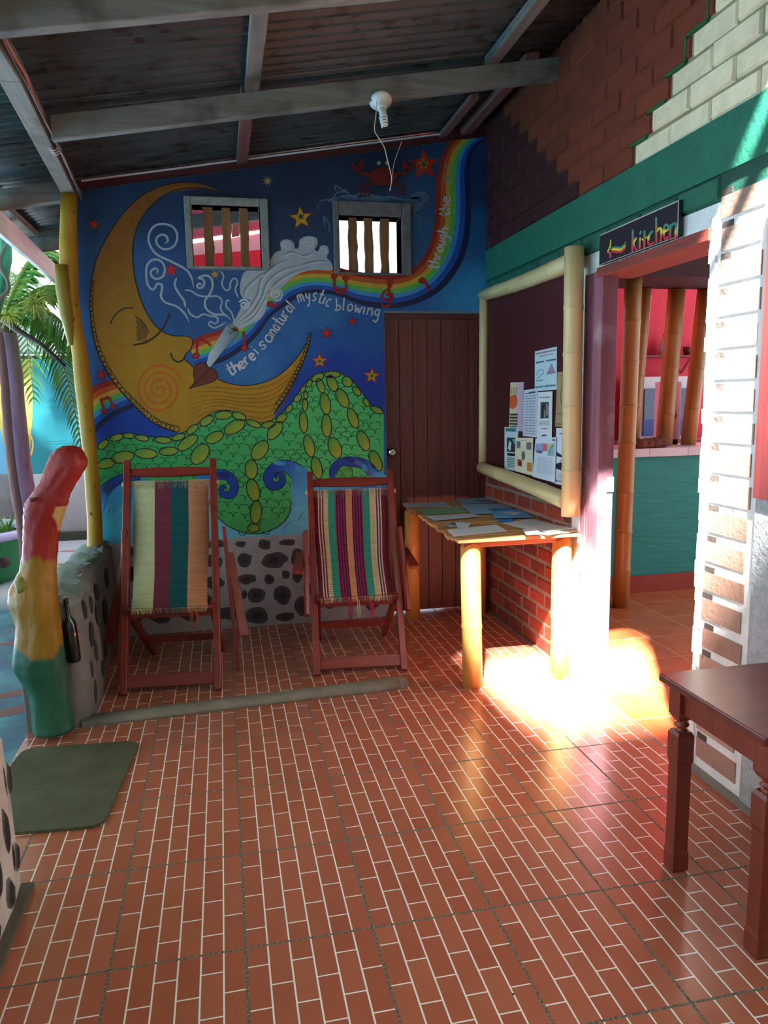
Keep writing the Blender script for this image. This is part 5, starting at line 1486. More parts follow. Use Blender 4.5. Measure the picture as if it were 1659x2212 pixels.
leaflet([(505, 70), (770, 60), (840, 105), (562, 118)], hx(150, 172, 200), 'blue grey brochure at the far right of the table', 0, lambda pt: (pt.poly([(.5, .4), (1, .5), (1, .8), (.6, .9)], hx(100, 126, 160), 1),))
leaflet([(545, 122), (900, 115), (1062, 192), (650, 206)], hx(150, 182, 214), 'large pale blue brochure at the middle of the right side', 1, lambda pt: (pt.poly([(.5, .5), (.95, .5), (.98, .95), (.45, .95)], hx(80, 150, 210), 1), pt.stroke([(.5, .95), (.6, .7), (.75, .6)], .03, hx(30, 60, 100), 2)))
leaflet([(820, 182), (1040, 166), (1192, 232), (832, 240)], hx(110, 172, 222), 'bright blue brochure overlapping the large pale blue one', 3, lambda pt: (pt.poly([(.3, .4), (.6, .2), (.9, .5), (.6, .8)], hx(190, 214, 232), 1),), th=0.003)
leaflet([(870, 255), (1000, 246), (1012, 272), (890, 280)], hx(60, 140, 214), 'small vivid blue card in front of the blue brochure', 0)
leaflet([(910, 285), (1160, 247), (1345, 290), (1080, 326)], hx(222, 226, 226), 'white magazine behind the heap at the front right', 0, lines(3))
leaflet([(1080, 322), (1330, 292), (1545, 332), (1290, 360)], hx(214, 218, 216), 'white magazine on top of the front right heap', 3, lines(3), th=0.003)
leaflet([(1110, 352), (1340, 335), (1600, 352), (1300, 390)], hx(204, 208, 204), 'grey magazine lowest in the front right heap', 1, lines(3), th=0.002)
leaflet([(1085, 335), (1200, 326), (1260, 380), (1120, 386)], hx(228, 230, 228), 'folded white sheet at the left edge of the front right heap', 6)

# ------------------------------------------------------------------ side table in the foreground
ft = thing('side_table', (1.43, -0.13, 0), 'dark red wooden side table with turned leg necks in the foreground', 'table')
tw = wood('dark_red_table', (98, 42, 34), (120, 56, 44), 0.32, 0, 8, 0.04)
tl = wood('dark_red_table_legs', (112, 44, 30), (138, 60, 40), 0.4, 2, 8, 0.05)
X0, X1, Y0, Y1 = 1.215, 1.640, -0.36, 0.085
b = MB(); b.box(X0, X1, Y0, Y1, 0.577, 0.600); b.build('tabletop', tw, ft, bevel=0.004)
i0, i1, j0, j1 = X0+0.055, X1-0.04, Y0+0.045, Y1-0.04
b = MB(); b.box(i0-0.012, i0+0.008, j0, j1, 0.492, 0.577); b.build('apron', tl, ft, bevel=0.002)
b = MB(); b.box(i1-0.008, i1+0.012, j0, j1, 0.492, 0.577); b.build('apron', tl, ft, bevel=0.002)
b = MB(); b.box(i0, i1, j1-0.008, j1+0.012, 0.492, 0.577); b.build('apron', tl, ft, bevel=0.002)
b = MB(); b.box(i0, i1, j0-0.012, j0+0.008, 0.492, 0.577); b.build('apron', tl, ft, bevel=0.002)
for x in (i0, i1):
    for y in (j0, j1):
        b = MB(); s = 0.024
        def sq(w, z): return [(x-w, y-w, z), (x+w, y-w, z), (x+w, y+w, z), (x-w, y+w, z)]
        b.loft([sq(0.022, 0.0), sq(0.025, 0.006), sq(0.025, 0.055), sq(0.0225, 0.068), sq(0.0225, 0.335), sq(0.026, 0.348), sq(0.026, 0.425), sq(0.020, 0.436)], True, smooth=False)
        b.smooth = True
        b.lathe([(0.020, 0.434), (0.013, 0.441), (0.012, 0.446), (0.021, 0.452), (0.021, 0.457), (0.013, 0.462), (0.020, 0.470), (0.022, 0.478)], (x, y, 0), (0, 0, 1), 18)
        b.loft([sq(0.019, 0.472), sq(0.026, 0.485), sq(0.026, 0.577)], True, smooth=False)
        b.build('leg', tl, ft)

# ------------------------------------------------------------------ door mat
b = MB(); r_ = random.Random(3)
cx, cy, hx_, hy_ = -0.652, 1.022, 0.232, 0.322
out = []
for (sx_, sy_) in ((1, -1), (1, 1), (-1, 1), (-1, -1)):
    for k in range(5):
        a = {(1, -1): -90, (1, 1): 0, (-1, 1): 90, (-1, -1): 180}[(sx_, sy_)]+k*22.5
        rr = 0.05
        x, y = sx_*(hx_-rr)+rr*math.cos(R(a)), sy_*(hy_-rr)+rr*math.sin(R(a))
        t = R(-5); out.append((cx+x*math.cos(t)-y*math.sin(t), cy+x*math.sin(t)+y*math.cos(t)))
den = []
for i in range(len(out)):
    p, q = Vector(out[i]), Vector(out[(i+1) % len(out)]); n_ = max(1, int((q-p).length/0.008))
    for k in range(n_): den.append(p.lerp(q, k/n_)+Vector((r_.uniform(-.002, .002), r_.uniform(-.002, .002))))
b.prism([(p.x, p.y, 0.0005) for p in den], (0, 0, 0.011), hx(96, 98, 74))
o = b.build('door_mat', mat('green_coir_mat', rough=0.95, var=0.22, scale=7, bump=0.9, bscale=220, col=True, spec=0.1))
tag(o, 'worn green grey door mat with rounded corners beside the painted log', 'door mat')

# ------------------------------------------------------------------ painted log and yellow post
def outline_loft(name, rows, y, mats, depth=0.9, seg=20, seed=1, jitter=0.004, colf=None, tilt=None):
    """upright trunk: rows of (left px, right px, px height) read at distance y"""
    r_ = random.Random(seed); b = MB(); b.smooth = True; rings = []; cols = []
    for (ul, ur, v) in rows:
        A, B_ = at_y(ul, v, y), at_y(ur, v, y); c = (A+B_)/2; rx = (B_-A).length/2
        ring = []
        for k in range(seg):
            a = 2*math.pi*k/seg; q = 1+r_.uniform(-jitter, jitter)/max(rx, .01)
            ring.append(Vector((c.x+rx*math.cos(a)*q, c.y+rx*depth*math.sin(a)*q, c.z)))
        rings.append(ring)
    return b, rings
def C6(x, y): return (x*0.3376, 900+y*0.3376)
LOG = [(400, 480, 186), (362, 520, 205), (330, 548, 240), (310, 566, 285), (298, 560, 320), (282, 535, 360), (262, 508, 405), (235, 478, 450), (200, 450, 500), (160, 442, 550), (150, 425, 590), (146, 402, 650), (142, 380, 720), (140, 366, 790), (134, 358, 900), (120, 358, 980), (84, 364, 1050), (58, 370, 1120), (62, 376, 1190), (92, 384, 1260), (108, 394, 1330), (104, 402, 1400), (94, 408, 1480), (88, 412, 1560), (104, 416, 1620), (150, 424, 1690), (182, 432, 1760), (194, 446, 1860), (202, 462, 1950), (206, 476, 2010)]
LOG = [(C6(l, v)[0], C6(r, v)[0], C6(0, v)[1]) for l, r, v in LOG]
LG = []
for k in range(len(LOG)-1):
    for t in range(3): LG.append(tuple(LOG[k][i]*(1-t/3)+LOG[k+1][i]*t/3 for i in range(3)))
LG.append(LOG[-1])
b, rings = outline_loft('log', LG, 1.46, None, 0.85, 44, 6, 0.0025)
REDp, YELp, GRNp, TANp = hx(150, 36, 30), hx(150, 108, 22), hx(42, 92, 68), hx(206, 172, 106)
zred, zgrn = at_y(100, 1205, 1.46).z, at_y(100, 1400, 1.46).z
zp0, zp1 = at_y(130, 1090, 1.46).z, at_y(130, 1142, 1.46).z
for i, r__ in enumerate(rings):
    c = sum(r__, Vector())/len(r__)
    for p in r__:
        p.z = max(p.z, 0.0)
        a_ = math.atan2(p.y-c.y, p.x-c.x)
        q = 1+0.05*math.sin(a_*3+p.z*9)+0.03*math.sin(a_*7-p.z*14)
        p.x = c.x+(p.x-c.x)*q; p.y = c.y+(p.y-c.y)*q
V = [[b.v(p) for p in r__] for r__ in rings]
n_ = 44
def logc(p, c):
    ang = math.atan2(p.y-c.y, p.x-c.x)
    if zp1-0.03 < p.z < zp0 and -0.9 < ang < 0.9 and (p.z-zp1)/(zp0-zp1) > abs(ang+0.1)*1.0-0.15: return TANp
    if p.z > zred+0.012*math.sin(ang*3): return REDp
    if p.z > zgrn+0.03*math.sin(ang*2+1): return YELp
    return GRNp
CC = [[logc(p, sum(r__, Vector())/len(r__)) for p in r__] for r__ in rings]
for i in range(len(V)-1):
    for j in range(n_):
        k = (j+1) % n_; b.face([V[i][j], V[i][k], V[i+1][k], V[i+1][j]], [CC[i][j], CC[i][k], CC[i+1][k], CC[i+1][j]])
b.face(V[0], None, hx(150, 60, 48), False); b.face(list(reversed(V[-1])), None, GRNp, False)
# knot of a cut branch
b.tube([at_y(60, 1262, 1.43), at_y(42, 1268, 1.41), at_y(34, 1270, 1.405)], [0.045, 0.036, 0.026], 12, hx(120, 116, 44))
b.tube([at_y(66, 1080, 1.37), at_y(84, 1076, 1.37)], [0.010, 0.004], 8, hx(90, 24, 24))
logo_ = b.build('painted_log', mat('log_paint', rough=0.45, var=0.2, scale=16, bump=0.6, bscale=26, col=True, dark=(60, 50, 24), darkth=0.72, stretch=(1, 1, 0.5)))
tag(logo_, 'leaning tree log painted red, yellow and green at the end of the low wall', 'log')

PO = [(132, 167, 418), (130, 167, 470), (128, 167, 530), (128, 169, 575), (134, 170, 640), (148, 178, 705), (156, 190, 770), (162, 199, 840), (170, 203, 900), (175, 208, 950), (180, 212, 1000), (184, 217, 1060), (188, 221, 1120), (188, 223, 1172), (186, 226, 1196)]
b, rings = outline_loft('post', PO, 2.78, None, 1.0, 16, 5, 0.002)
b.loft(rings, True, hx(172, 130, 28), smooth=True)
st = [at_y(133, 572, 2.74), at_y(136, 620, 2.745), at_y(144, 680, 2.75), at_y(156, 745, 2.765)]
b.tube(st, [0.036, 0.040, 0.036, 0.02], 12, hx(140, 118, 34))
for (u, v) in ((160, 460), (150, 520), (165, 660), (160, 690), (175, 820), (185, 880), (195, 930), (183, 1000), (205, 1050), (196, 1110)):
    p = at_y(u, v, 2.74); b.blob(p, (0.004, 0.003, 0.010), 6, 4, c=hx(92, 66, 24))
tag(b.build('yellow_post', mat('yellow_post_paint', rough=0.5, var=0.2, scale=12, bump=0.35, bscale=24, col=True, dark=(96, 84, 24), darkth=0.74, stretch=(1, 1, 0.4))), 'slightly crooked yellow painted trunk post carrying the roof beam', 'post')

# ------------------------------------------------------------------ ceiling lamp with pull cord, wires
lt = thing('ceiling_lamp', (0.80, 1.84, 2.75), 'white bulb holder with spiral bulb and pull cord under the rafter', 'lamp')
b = MB(); b.smooth = True
por = mat('white_porcelain', (216, 214, 208), 0.3, 0.04)
b.lathe([(0.0, 0.0), (0.052, 0.0), (0.054, 0.010), (0.046, 0.020), (0.030, 0.028), (0.024, 0.045), (0.022, 0.058), (0.0, 0.058)], (0.80, 1.870, 2.790), (0.02, -0.45, -0.88), 24)
b.build('lamp_holder', por, lt)
o_ = Vector((0.801, 1.870, 2.790)); ax = Vector((0.02, -0.45, -0.88)).normalized(); ax2 = Vector((0.06, -0.30, -0.95)).normalized()
s0 = o_+ax*0.052
b = MB(); b.smooth = True
b.lathe([(0.0, 0.0), (0.017, 0.0), (0.018, 0.030), (0.014, 0.040), (0.0, 0.040)], s0, ax2, 16)
bb_ = b.build('bulb_base', por, lt)
b = MB(); sp = []
x_ = ax2.cross(Vector((0, 1, 0))).normalized(); y_ = ax2.cross(x_)
for k in range(61):
    t = k/60; a = t*2*math.pi*3.6; rr = 0.0165*(1-0.25*t); sp.append(s0+ax2*(0.042+0.05*t)+x_*rr*math.cos(a)+y_*rr*math.sin(a))
b.tube(sp, 0.0048, 8); b.build('spiral_tube', mat('spiral_bulb_glass', (236, 234, 224), 0.15, 0.02, spec=0.6), bb_)
b = MB(); b.tube(catmull([at_y(814, 218, 1.80), at_y(812, 250, 1.79), at_y(809, 280, 1.79), at_y(818, 298, 1.79), at_y(830, 318, 1.79), at_y(838, 350, 1.79), at_y(846, 385, 1.79), at_y(842, 412, 1.79)], 4), 0.0022, 6); o = b.build('pull_cord', mat('cream_cord', (214, 200, 170), 0.8), lt)
b = MB(); b.tube(catmull([at_y(846, 385, 1.79), at_y(852, 350, 1.795), at_y(862, 322, 1.80), at_y(868, 305, 1.81)], 4), 0.0012, 5); b.build('pull_cord', mat('cream_cord', (214, 200, 170), 0.8), lt)
b = MB()
rw = random.Random(14)
for k in range(4):
    pts = []
    for i in range(15):
        f = i/14; y = 0.9+f*1.98
        pts.append((-0.637-0.050*max(0, y-1.3)+0.004*k+rw.uniform(-.003, .003)+0.006*math.sin(f*7+k), y, 2.592-0.012*k*(0.5+f)+rw.uniform(-.004, .004)))
    b.tube(catmull(pts, 3), 0.0032, 6, (hx(206, 120, 120), hx(190, 170, 160), hx(206, 120, 120), hx(120, 110, 110))[k])
for i in range(3):
    c = Vector((-0.675, 2.0+0.03*i, 2.555)); b.tube([c+Vector((0.02*math.cos(a), 0.01*math.sin(a), 0.025*math.sin(a))) for a in [j*0.7 for j in range(10)]], 0.003, 6, hx(190, 170, 160))
tag(b.build('electrical_wire', mat('wire_plastic', rough=0.5, var=0.05, col=True)), 'bundle of pinkish electrical wires running along the left roof beam', 'wire')

# ------------------------------------------------------------------ kitchen things
KITP = 'bamboo poles in the kitchen'
def kpole(p0, p1, r, n, seed, m, label):
    b = MB(); bamboo(b, p0, p1, r, n, seed); tag(b.build('bamboo_pole', m), label, 'bamboo pole', KITP)
kpole((2.572, 2.68, 0.0), (2.600, 2.69, 2.14), 0.055, 7, 41, BAMD, 'thick bamboo pole standing on the kitchen floor')
kpole((2.915, 3.19, 1.037), (2.925, 3.10, 2.14), 0.050, 3, 42, BAMD, 'bamboo pole on the counter, just right of the floor-standing one')
kpole((3.175, 3.19, 1.037), (3.175, 3.10, 2.14), 0.060, 3, 43, BAMD, 'bamboo pole in the middle of the counter, in front of the jug')
kpole((3.375, 3.19, 1.037), (3.40, 3.10, 2.14), 0.055, 3, 44, BAMD, 'bamboo pole on the counter beside the white doorway edge')
b = MB(); b.smooth = True; rc = random.Random(5)
for k in range(5):
    b.blob((2.80+k*0.06, 3.02+rc.uniform(-.015, .015), 1.036+0.028), (0.075, 0.055, 0.042+rc.uniform(-.012, .012)), 12, 8, 0.10, rc)
for v in b.bm.verts: v.co.z = max(v.co.z, 1.0365)
tag(b.build('cloth', mat('rust_cloth', (112, 52, 36), 0.9, 0.3, 20, 0.4)), 'crumpled rust brown cloth on the tiled counter', 'cloth')
b = MB(); b.box(3.20, 3.34, 3.268, 3.40, 1.037, 1.072)
tag(b.build('tray', mat('black_plastic', (20, 20, 24), 0.4)), 'black tray under the pink carton on the counter', 'tray', None)
ct = thing('carton', (3.28, 3.33, 1.073), 'tall pale pink carton with a dark diamond outline behind the poles', 'carton')
b = MB(); b.box(3.21, 3.36, 3.275, 3.39, 1.073, 1.50); b.build('carton_body', mat('pink_card', (222, 168, 190), 0.6, 0.05), ct, bevel=0.003)
b = MB(); pk = Paint(b, lambda u, v: Vector((u, 3.2738, v)), (0, -1, 0))
pk.stroke([(3.285, 1.14), (3.250, 1.255), (3.285, 1.38), (3.320, 1.255)], 0.014, hx(70, 24, 50), 1, 0, True); b.build('printed_diamond', mat('dark_print', rough=0.6, col=True), ct, norm=False)
mw = thing('microwave_oven', (3.75, 4.2, 0.99), 'white oven with dark blue glass front behind the bamboo poles', 'oven')
b = MB(); b.box(3.50, 3.99, 4.06, 4.40, 1.02, 1.56, hx(224, 224, 226)); b.build('oven_body', mat('white_enamel', (222, 222, 224), 0.3, 0.03), mw, bevel=0.006)
b = MB(); b.box(3.52, 3.97, 4.045, 4.06, 1.06, 1.46); b.build('oven_door', mat('dark_blue_glass', (40, 62, 100), 0.1, 0.05, spec=0.7), mw, bevel=0.003)
b = MB(); b.box(3.52, 3.97, 4.044, 4.052, 1.06, 1.20); b.build('lower_panel', mat('blue_panel', (70, 96, 160), 0.4), mw)
b = MB(); b.box(3.3, 4.6, 3.95, 4.445, 0.0, 1.018); o = b.build('kitchen_bench', mat('bench_paint', (150, 60, 70), 0.6)); tag(o, 'red kitchen bench along the back wall', 'bench')
sh = thing('wall_shelf', (3.95, 4.36, 1.73), 'thin dark wall shelf on the red kitchen wall', 'shelf')
b = MB(); b.box(3.66, 4.45, 4.28, 4.45, 1.735, 1.752); b.build('board', mat('shelf_metal', (120, 50, 56), 0.5), sh)
b = MB(); b.bar((4.12, 4.30, 1.734), (4.12, 4.445, 1.60), 0.015, 0.012); b.build('bracket', mat('shelf_metal', (120, 50, 56), 0.5), sh)
jg = thing('jug', (3.895, 4.36, 1.752), 'clear plastic jug with a red cap on the kitchen shelf', 'jug')
b = MB(); b.smooth = True; b.lathe([(0.0, 0.0), (0.050, 0.0), (0.054, 0.01), (0.054, 0.10), (0.040, 0.135), (0.018, 0.155), (0.018, 0.165), (0.0, 0.165)], (3.895, 4.36, 1.752), (0, 0, 1), 20)
b.build('jug_body', mat('cloudy_plastic', (214, 170, 176), 0.25, 0.05), jg)
b = MB(); b.smooth = True; b.lathe([(0.0, 0.0), (0.022, 0.0), (0.022, 0.022), (0.0, 0.022)], (3.895, 4.36, 1.917), (0, 0, 1), 16); b.build('cap', mat('red_cap', (170, 24, 30), 0.4), jg)
for (x, lab, c) in ((4.12, 'dark cup on the kitchen shelf, left of the pale cup', (110, 40, 46)), (4.22, 'pale cup on the kitchen shelf, right of the dark cup', (216, 196, 196))):
    b = MB(); b.smooth = True; b.lathe([(0.0, 0.0), (0.030, 0.0), (0.042, 0.075), (0.040, 0.078), (0.028, 0.006), (0.0, 0.005)], (x, 4.36, 1.752), (0, 0, 1), 18)
    tag(b.build('cup', mat('cup_%d' % c[0], c, 0.3)), lab, 'cup', 'cups on the kitchen shelf')
# ------------------------------------------------------------------ garden side
YG = 7.5
gw = mat('garden_wall_paint', rough=0.7, var=0.10, scale=2.5, col=True)
b = MB()
b.box(-7.0, -0.85, YG, YG+0.2, -0.16, 1.93, hx(12, 112, 124))
pg = Paint(b, lambda u, v: Vector((u, YG-0.001, v)), (0, -1, 0))
pg.poly([(-7, -0.16), (-0.85, -0.16), (-0.85, 0.62), (-7, 0.66)], hx(150, 156, 160), 1)
pg.poly([(-2.75, 0.5), (-2.30, 0.5), (-2.16, 0.9), (-2.10, 1.3), (-2.05, 1.93), (-2.9, 1.93)], hx(140, 136, 62), 2)
pg.poly([(-7, 0.3), (-2.9, 0.3), (-2.75, 0.7), (-2.7, 1.1), (-2.75, 1.4), (-7, 1.35)], hx(50, 118, 156), 2)
pg.poly([(-2.75, 0.4), (-2.42, 0.4), (-2.40, 0.8), (-2.45, 1.15), (-2.72, 1.2)], hx(70, 132, 160), 3)
pg.stroke([(-2.3, 1.8), (-2.15, 1.6), (-2.25, 1.3), (-2.12, 1.0), (-2.22, 0.75), (-2.35, 0.8)], 0.018, hx(190, 150, 60), 4)
rq = random.Random(8)
for k in range(16):
    x, z = rq.uniform(-2.0, -1.3), rq.uniform(0.7, 1.8); pg.stroke([(x, z), (x+rq.uniform(.1, .4), z+rq.uniform(-.01, .01))], 0.006, hx(10, 96, 110), 3, 0)
struct(b.build('wall_garden_far', gw, norm=False))
b = MB(); b.box(-7.0, -0.85, YG-0.05, YG+0.0, -0.16, -0.06)
struct(b.build('baseboard_garden', mat('mossy_edge', (64, 72, 60), 0.9, 0.3, 8)))
# grey roof of the neighbour behind the garden wall
b = MB()
b.hexa([(-7, YG+0.3, 2.0), (-0.5, YG+0.3, 2.0), (-0.5, YG+2.2, 2.5), (-7, YG+2.2, 2.5), (-7, YG+0.3, 2.03), (-0.5, YG+0.3, 2.03), (-0.5, YG+2.2, 2.53), (-7, YG+2.2, 2.53)])
b.box(-7, -0.5, YG+0.5, YG+2.0, 0, 2.0)
tag(b.build('neighbour_roof', mat('neighbour_tin', (150, 158, 166), 0.6, 0.2, 4)), 'pale grey tin roof just showing over the turquoise garden wall', 'roof')
# fish painted on the patio
b = MB(); pf = Paint(b, lambda u, v: Vector((u, v, -0.1595)), (0, 0, 1))
for (u, v, s, a) in ((35, 1498, 0.11, 20), (30, 1535, 0.13, 25), (150, 1218, 0.16, 5), (60, 1360, 0.08, 10), (20, 1390, 0.08, 0), (160, 1262, 0.12, 0), (155, 1190, 0.12, 0)):
    p = at_z(u, v, -0.16); c = hx(126, 66, 56) if v > 1300 else hx(176, 120, 120)
    pf.oval(p.x, p.y, s, s*0.45, a, c, 1, n=14)
    q = R(a); pf.poly([(p.x-s*.8*math.cos(q), p.y-s*.8*math.sin(q)), (p.x-s*1.5*math.cos(q)-s*.4*math.sin(q), p.y-s*1.5*math.sin(q)+s*.4*math.cos(q)), (p.x-s*1.5*math.cos(q)+s*.4*math.sin(q), p.y-s*1.5*math.sin(q)-s*.4*math.cos(q))], c, 1)
o = b.build('trim_9', mat('fish_paint', rough=0.6, col=True), norm=False); struct(o)

# ---- trunk of the coconut palm in two paint tones
def palm(name, base, topp, fronds, label):
    T = thing(name, base, label, 'palm tree')
    base = Vector(base); topp = Vector(topp)
    b = MB(); b.smooth = True; n = 22; seg = 16; rings = []
    rr = random.Random(17)
    for i in range(n+1):
        f = i/n; c = base.lerp(topp, f)+Vector((0.012*math.sin(f*9.0), 0, 0)); r = 0.094-0.018*f+0.05*math.exp(-f*9)
        rings.append([c+Vector((r*math.cos(2*math.pi*k/seg)*(1+rr.uniform(-.06, .06)), r*math.sin(2*math.pi*k/seg), 0)) for k in range(seg)])
    V = [[b.v(p) for p in r] for r in rings]
    for i in range(n):
        for k in range(seg):
            j = (k+1) % seg; a = 2*math.pi*(k+.5)/seg
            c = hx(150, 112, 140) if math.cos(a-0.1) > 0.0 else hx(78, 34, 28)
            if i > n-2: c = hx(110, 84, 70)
            b.face([V[i][k], V[i][j], V[i+1][j], V[i+1][k]], None, c)
    b.face(list(reversed(V[0])), c=hx(80, 60, 50)); b.face(V[-1], c=hx(80, 60, 50))
    b.build('trunk', mat('palm_bark', rough=0.8, var=0.3, scale=14, bump=0.7, bscale=22, col=True, stretch=(1, 1, 0.35), dark=(60, 34, 30), darkth=0.68), T)
    leafm = mat('palm_leaflets', rough=0.5, var=0.3, scale=5, col=True, spec=0.4)
    for (d, ln, rise, droop, nn, dens) in fronds:
        d = Vector(d).normalized(); b = MB(); pts = []
        for i in range(nn+1):
            t = i/nn
            pts.append(topp+d*(ln*t*(1-0.25*t*t))+Vector((0, 0, rise*math.sin(math.pi*min(t*0.9, 1))*0.9-droop*t*t)))
        b.tube(pts, [0.016*(1-0.8*i/nn) for i in range(nn+1)], 6, hx(120, 140, 60))
        sd = d.cross(Vector((0, 0, 1))).normalized()
        for i in range(1, nn*dens):
            t = i/(nn*dens); k = min(int(t*nn), nn-1); p = pts[k].lerp(pts[k+1], t*nn-k); tg = (pts[k+1]-pts[k]).normalized()
            L_ = 0.42*ln*0.55*math.sin(math.pi*(0.08+0.86*t))*rr.uniform(.85, 1.1)
            for s in (-1, 1):
                v = (sd*s*0.85+tg*0.55+Vector((0, 0, -0.35+rr.uniform(-.15, .15)))).normalized()
                w = tg*0.014
                c = mix(hx(44, 116, 44), hx(130, 180, 70), rr.random()*0.8)
                m_ = p+v*L_*0.55; e = p+v*L_+Vector((0, 0, -0.25*L_))
                a0, a1 = b.v(p-w*.6), b.v(p+w*.6); m0, m1 = b.v(m_-w), b.v(m_+w); e0 = b.v(e)
                b.face([a0, a1, m1, m0], c=c); b.face([m0, m1, e0], c=c)
        o = b.build('frond', leafm, T, norm=False)
    return T
pb = at_z(55, 1085, -0.16)
base = at_y(64, 1085, 4.3); base.z = -0.16
topp = at_y(6, 690, 4.3)
T = palm('palm_tree', base, topp, [((0.9, 0.5, 0), 1.0, 0.45, 0.6, 12, 5), ((0.8, -0.4, 0), 1.1, 0.25, 1.15, 12, 4), ((-0.1, 1.0, 0), 1.8, 0.7, 0.8, 14, 4), ((-0.5, 0.8, 0), 1.8, 0.6, 0.8, 12, 3), ((-1, 0.1, 0), 1.8, 0.5, 0.9, 12, 3), ((-0.3, -1, 0), 1.4, 0.6, 0.6, 12, 3), ((1.0, 0.2, 0), 0.95, 0.1, 1.3, 12, 5), ((0.5, 0.6, 0), 0.9, 0.7, 0.3, 12, 5), ((0.75, -0.65, 0), 1.0, 0.22, 1.1, 12, 5), ((0.9, 0.1, 0), 1.2, 0.45, 1.0, 12, 5), ((0.35, 0.5, 0), 1.1, 0.7, 0.2, 10, 5)],
     'palm tree with purple and brown painted trunk beyond the low wall')
# yellow flower sprays under the crown
b = MB(); rr = random.Random(23)
for (u, v, n) in ((75, 655, 46), (20, 680, 40), (88, 640, 24)):
    o_ = at_y(u, v, 3.95)
    for k in range(n):
        d = Vector((rr.uniform(-1, 1), rr.uniform(-.6, .6), rr.uniform(-1.1, .5))).normalized()*rr.uniform(.06, .14)
        b.tube([o_, o_+d*0.6+Vector((0, 0, .015)), o_+d], [0.004, 0.003, 0.002], 4, mix(hx(206, 196, 90), hx(160, 170, 60), rr.random()))
o = b.build('flower_spray', mat('palm_flowers', rough=0.7, col=True), T); o['kind'] = 'stuff'
b = MB(); b.tube([at_y(10, 690, 4.1), at_y(40, 715, 3.95), at_y(90, 745, 3.8), at_y(140, 790, 3.7)], [0.03, 0.022, 0.016, 0.012], 8, hx(40, 34, 28))
b.build('dead_stalk', mat('dead_stalk_bark', (44, 38, 32), 0.8), T)

# ---- painted serpent board hanging at the left edge
sb = thing('serpent_ornament', (-1.42, 3.4, 1.55), 'green board with a grey serpent hanging under the eave at the left edge', 'ornament')
pp = at_y(2, 560, 3.4)
b = MB(); b.smooth = True
b.tube([at_y(14, 470, 3.42), at_y(12, 560, 3.42), at_y(-2, 640, 3.42), at_y(-10, 690, 3.42)], [0.03, 0.038, 0.034, 0.02], 14, hx(60, 150, 110))
b.build('board', mat('ornament_green', rough=0.5, var=0.25, scale=8, col=True), sb)
b = MB(); b.smooth = True
b.tube(catmull([at_y(u, v, 3.385) for u, v in [(16, 490), (20, 512), (8, 540), (0, 562), (4, 585), (16, 606), (18, 626), (4, 640), (-6, 650)]], 5), 0.012, 8); b.build('serpent', mat('serpent_grey', (120, 116, 104), 0.5), sb)
b = MB(); b.tube([at_y(15, 474, 3.42), (at_y(15, 474, 3.42).x, 3.42, 2.56)], 0.004, 6); b.build('cord', mat('dark_cord', (60, 50, 40), 0.9), sb)

# ---- green planter with lilac rim and plants, grey block behind it
pl = thing('planter', (-2.12, 5.0, -0.16), 'curved green planter with a lilac rim and leafy plants', 'planter')
c0 = at_z(2, 1255, -0.16)
cx, cy = c0.x-0.30, c0.y+0.10
b = MB(); b.smooth = True
b.lathe([(0.40, 0.0), (0.50, 0.10), (0.56, 0.30), (0.58, 0.42)], (cx, cy, -0.16), (0, 0, 1), 40, hx(30, 120, 70), cap=False)
b.lathe([(0.50, 0.40), (0.38, 0.02)], (cx, cy, -0.16), (0, 0, 1), 40, hx(30, 90, 60), cap=False)
for k in range(9):
    a = -2.2+k*0.5; p = Vector((cx+0.545*math.cos(a), cy+0.545*math.sin(a), 0.06)); 
    t = Vector((-math.sin(a), math.cos(a), 0)); nrm = Vector((math.cos(a), math.sin(a), 0))
    stone_patch(b, p, t, (0, 0, 1), nrm, 0.06, 0.06, 0, hx(60, 36, 34), random.Random(k))
b.build('pot', mat('planter_paint', rough=0.5, var=0.15, col=True), pl, norm=True)
b = MB(); b.smooth = True
b.lathe([(0.49, 0.41), (0.50, 0.46), (0.56, 0.48), (0.61, 0.46), (0.61, 0.42), (0.57, 0.40), (0.49, 0.41)], (cx, cy, -0.16), (0, 0, 1), 40, cap=False)
b.build('rim', mat('lilac_rim', (186, 176, 222), 0.5), pl)
b = MB(); b.lathe([(0.0, 0.33), (0.48, 0.33)], (cx, cy, -0.16), (0, 0, 1), 24, cap=False); b.build('soil', mat('dark_soil', (60, 48, 38), 0.95), pl)
b = MB(); rr = random.Random(33)
for k in range(220):
    a = rr.uniform(0, 6.28); q = 0.46*math.sqrt(rr.random()); p = Vector((cx+q*math.cos(a), cy+q*math.sin(a), 0.17)); L_ = rr.uniform(.12, .30)
    d = Vector((rr.uniform(-.5, .5), rr.uniform(-.5, .5), 1)).normalized(); s = d.cross(Vector((rr.uniform(-1, 1), rr.uniform(-1, 1), 0.1))).normalized()*rr.uniform(.01, .02)
    b.poly([p-s*.3, p+s*.3, p+d*L_*.6+s, p+d*L_+Vector((d.x, d.y, -.3))*.06, p+d*L_*.6-s], mix(hx(50, 120, 44), hx(140, 180, 80), rr.random()))
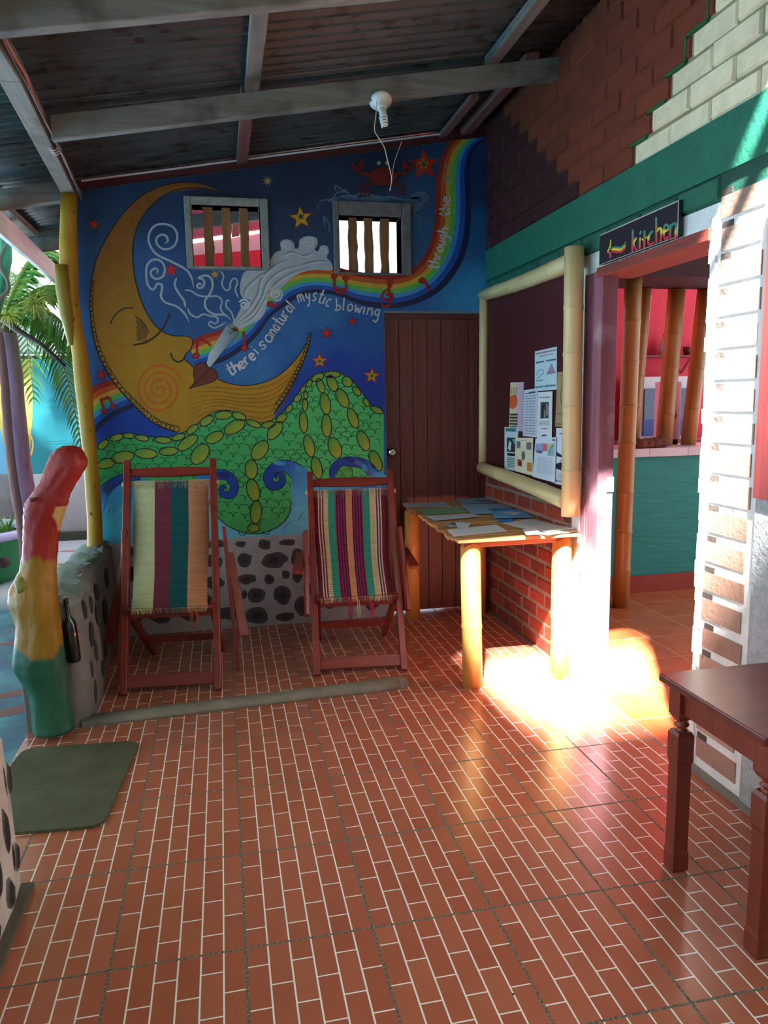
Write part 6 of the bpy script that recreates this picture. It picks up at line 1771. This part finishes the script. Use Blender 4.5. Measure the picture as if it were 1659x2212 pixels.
o = b.build('plants', mat('planter_leaves', rough=0.6, col=True), pl, norm=False); o['kind'] = 'stuff'
g0 = at_y(16, 1130, 6.3)
b = MB(); b.box(g0.x-0.6, g0.x+0.14, 6.3, 6.6, -0.16, at_y(16, 1028, 6.3).z)
tag(b.build('concrete_block', mat('grey_block', (104, 106, 108), 0.9, 0.25, 8, 0.4), bevel=0.01), 'grey concrete block standing at the far left behind the planter', 'block')

# ---- unseen trees added to block sun over the garden
def tree(name, x, y, h, rx, ry, rz, n, label, seed, lobes=12):
    T = thing(name, (x, y, -0.16), label, 'tree', 'unseen trees added for shade')
    rr = random.Random(seed)
    b = MB(); b.smooth = True
    b.tube(catmull([(x, y, -0.16), (x+.1, y, h*.35), (x-.05, y+.1, h*.7), (x, y, h)], 4), [0.16]*6+[0.12]*4+[0.08]*3, 10); b.build('trunk', mat('tree_bark', (96, 80, 62), 0.9, 0.3, 8, 0.6), T)
    b = MB()
    for k in range(n):
        u, v, w_ = rr.uniform(-1, 1), rr.uniform(-1, 1), rr.uniform(-1, 1)
        if abs(u)**7+abs(v)**7 > 1.0: continue
        q = 1-0.5*max(abs(u), abs(v))**3
        p = Vector((x+u*rx, y+v*ry, h+w_*rz*q+0.2*math.sin(u*5+v*4)))
        d = Vector((rr.gauss(0, 1), rr.gauss(0, 1), rr.gauss(0, .5))).normalized(); e = d.cross(Vector((rr.gauss(0, 1), rr.gauss(0, 1), 1))).normalized()
        L_ = rr.uniform(.20, .34); w = L_*.46
        b.poly([p, p+d*L_*.5+e*w*.5, p+d*L_, p+d*L_*.5-e*w*.5], mix(hx(36, 92, 36), hx(120, 166, 60), rr.random()*.8))
    b.build('crown', mat('tree_leaves', rough=0.6, var=0.2, col=True, spec=0.3), T, norm=False)
tree('added_shade_tree', -3.2, 0.5, 5.0, 1.55, 3.8, 0.9, 17000, 'unseen broad leafy tree added to shade the patio beside the porch', 51)
tree('added_shade_tree', -3.3, 6.65, 5.2, 1.7, 1.9, 0.8, 6500, 'unseen leafy tree added to shade the turquoise garden wall', 53)
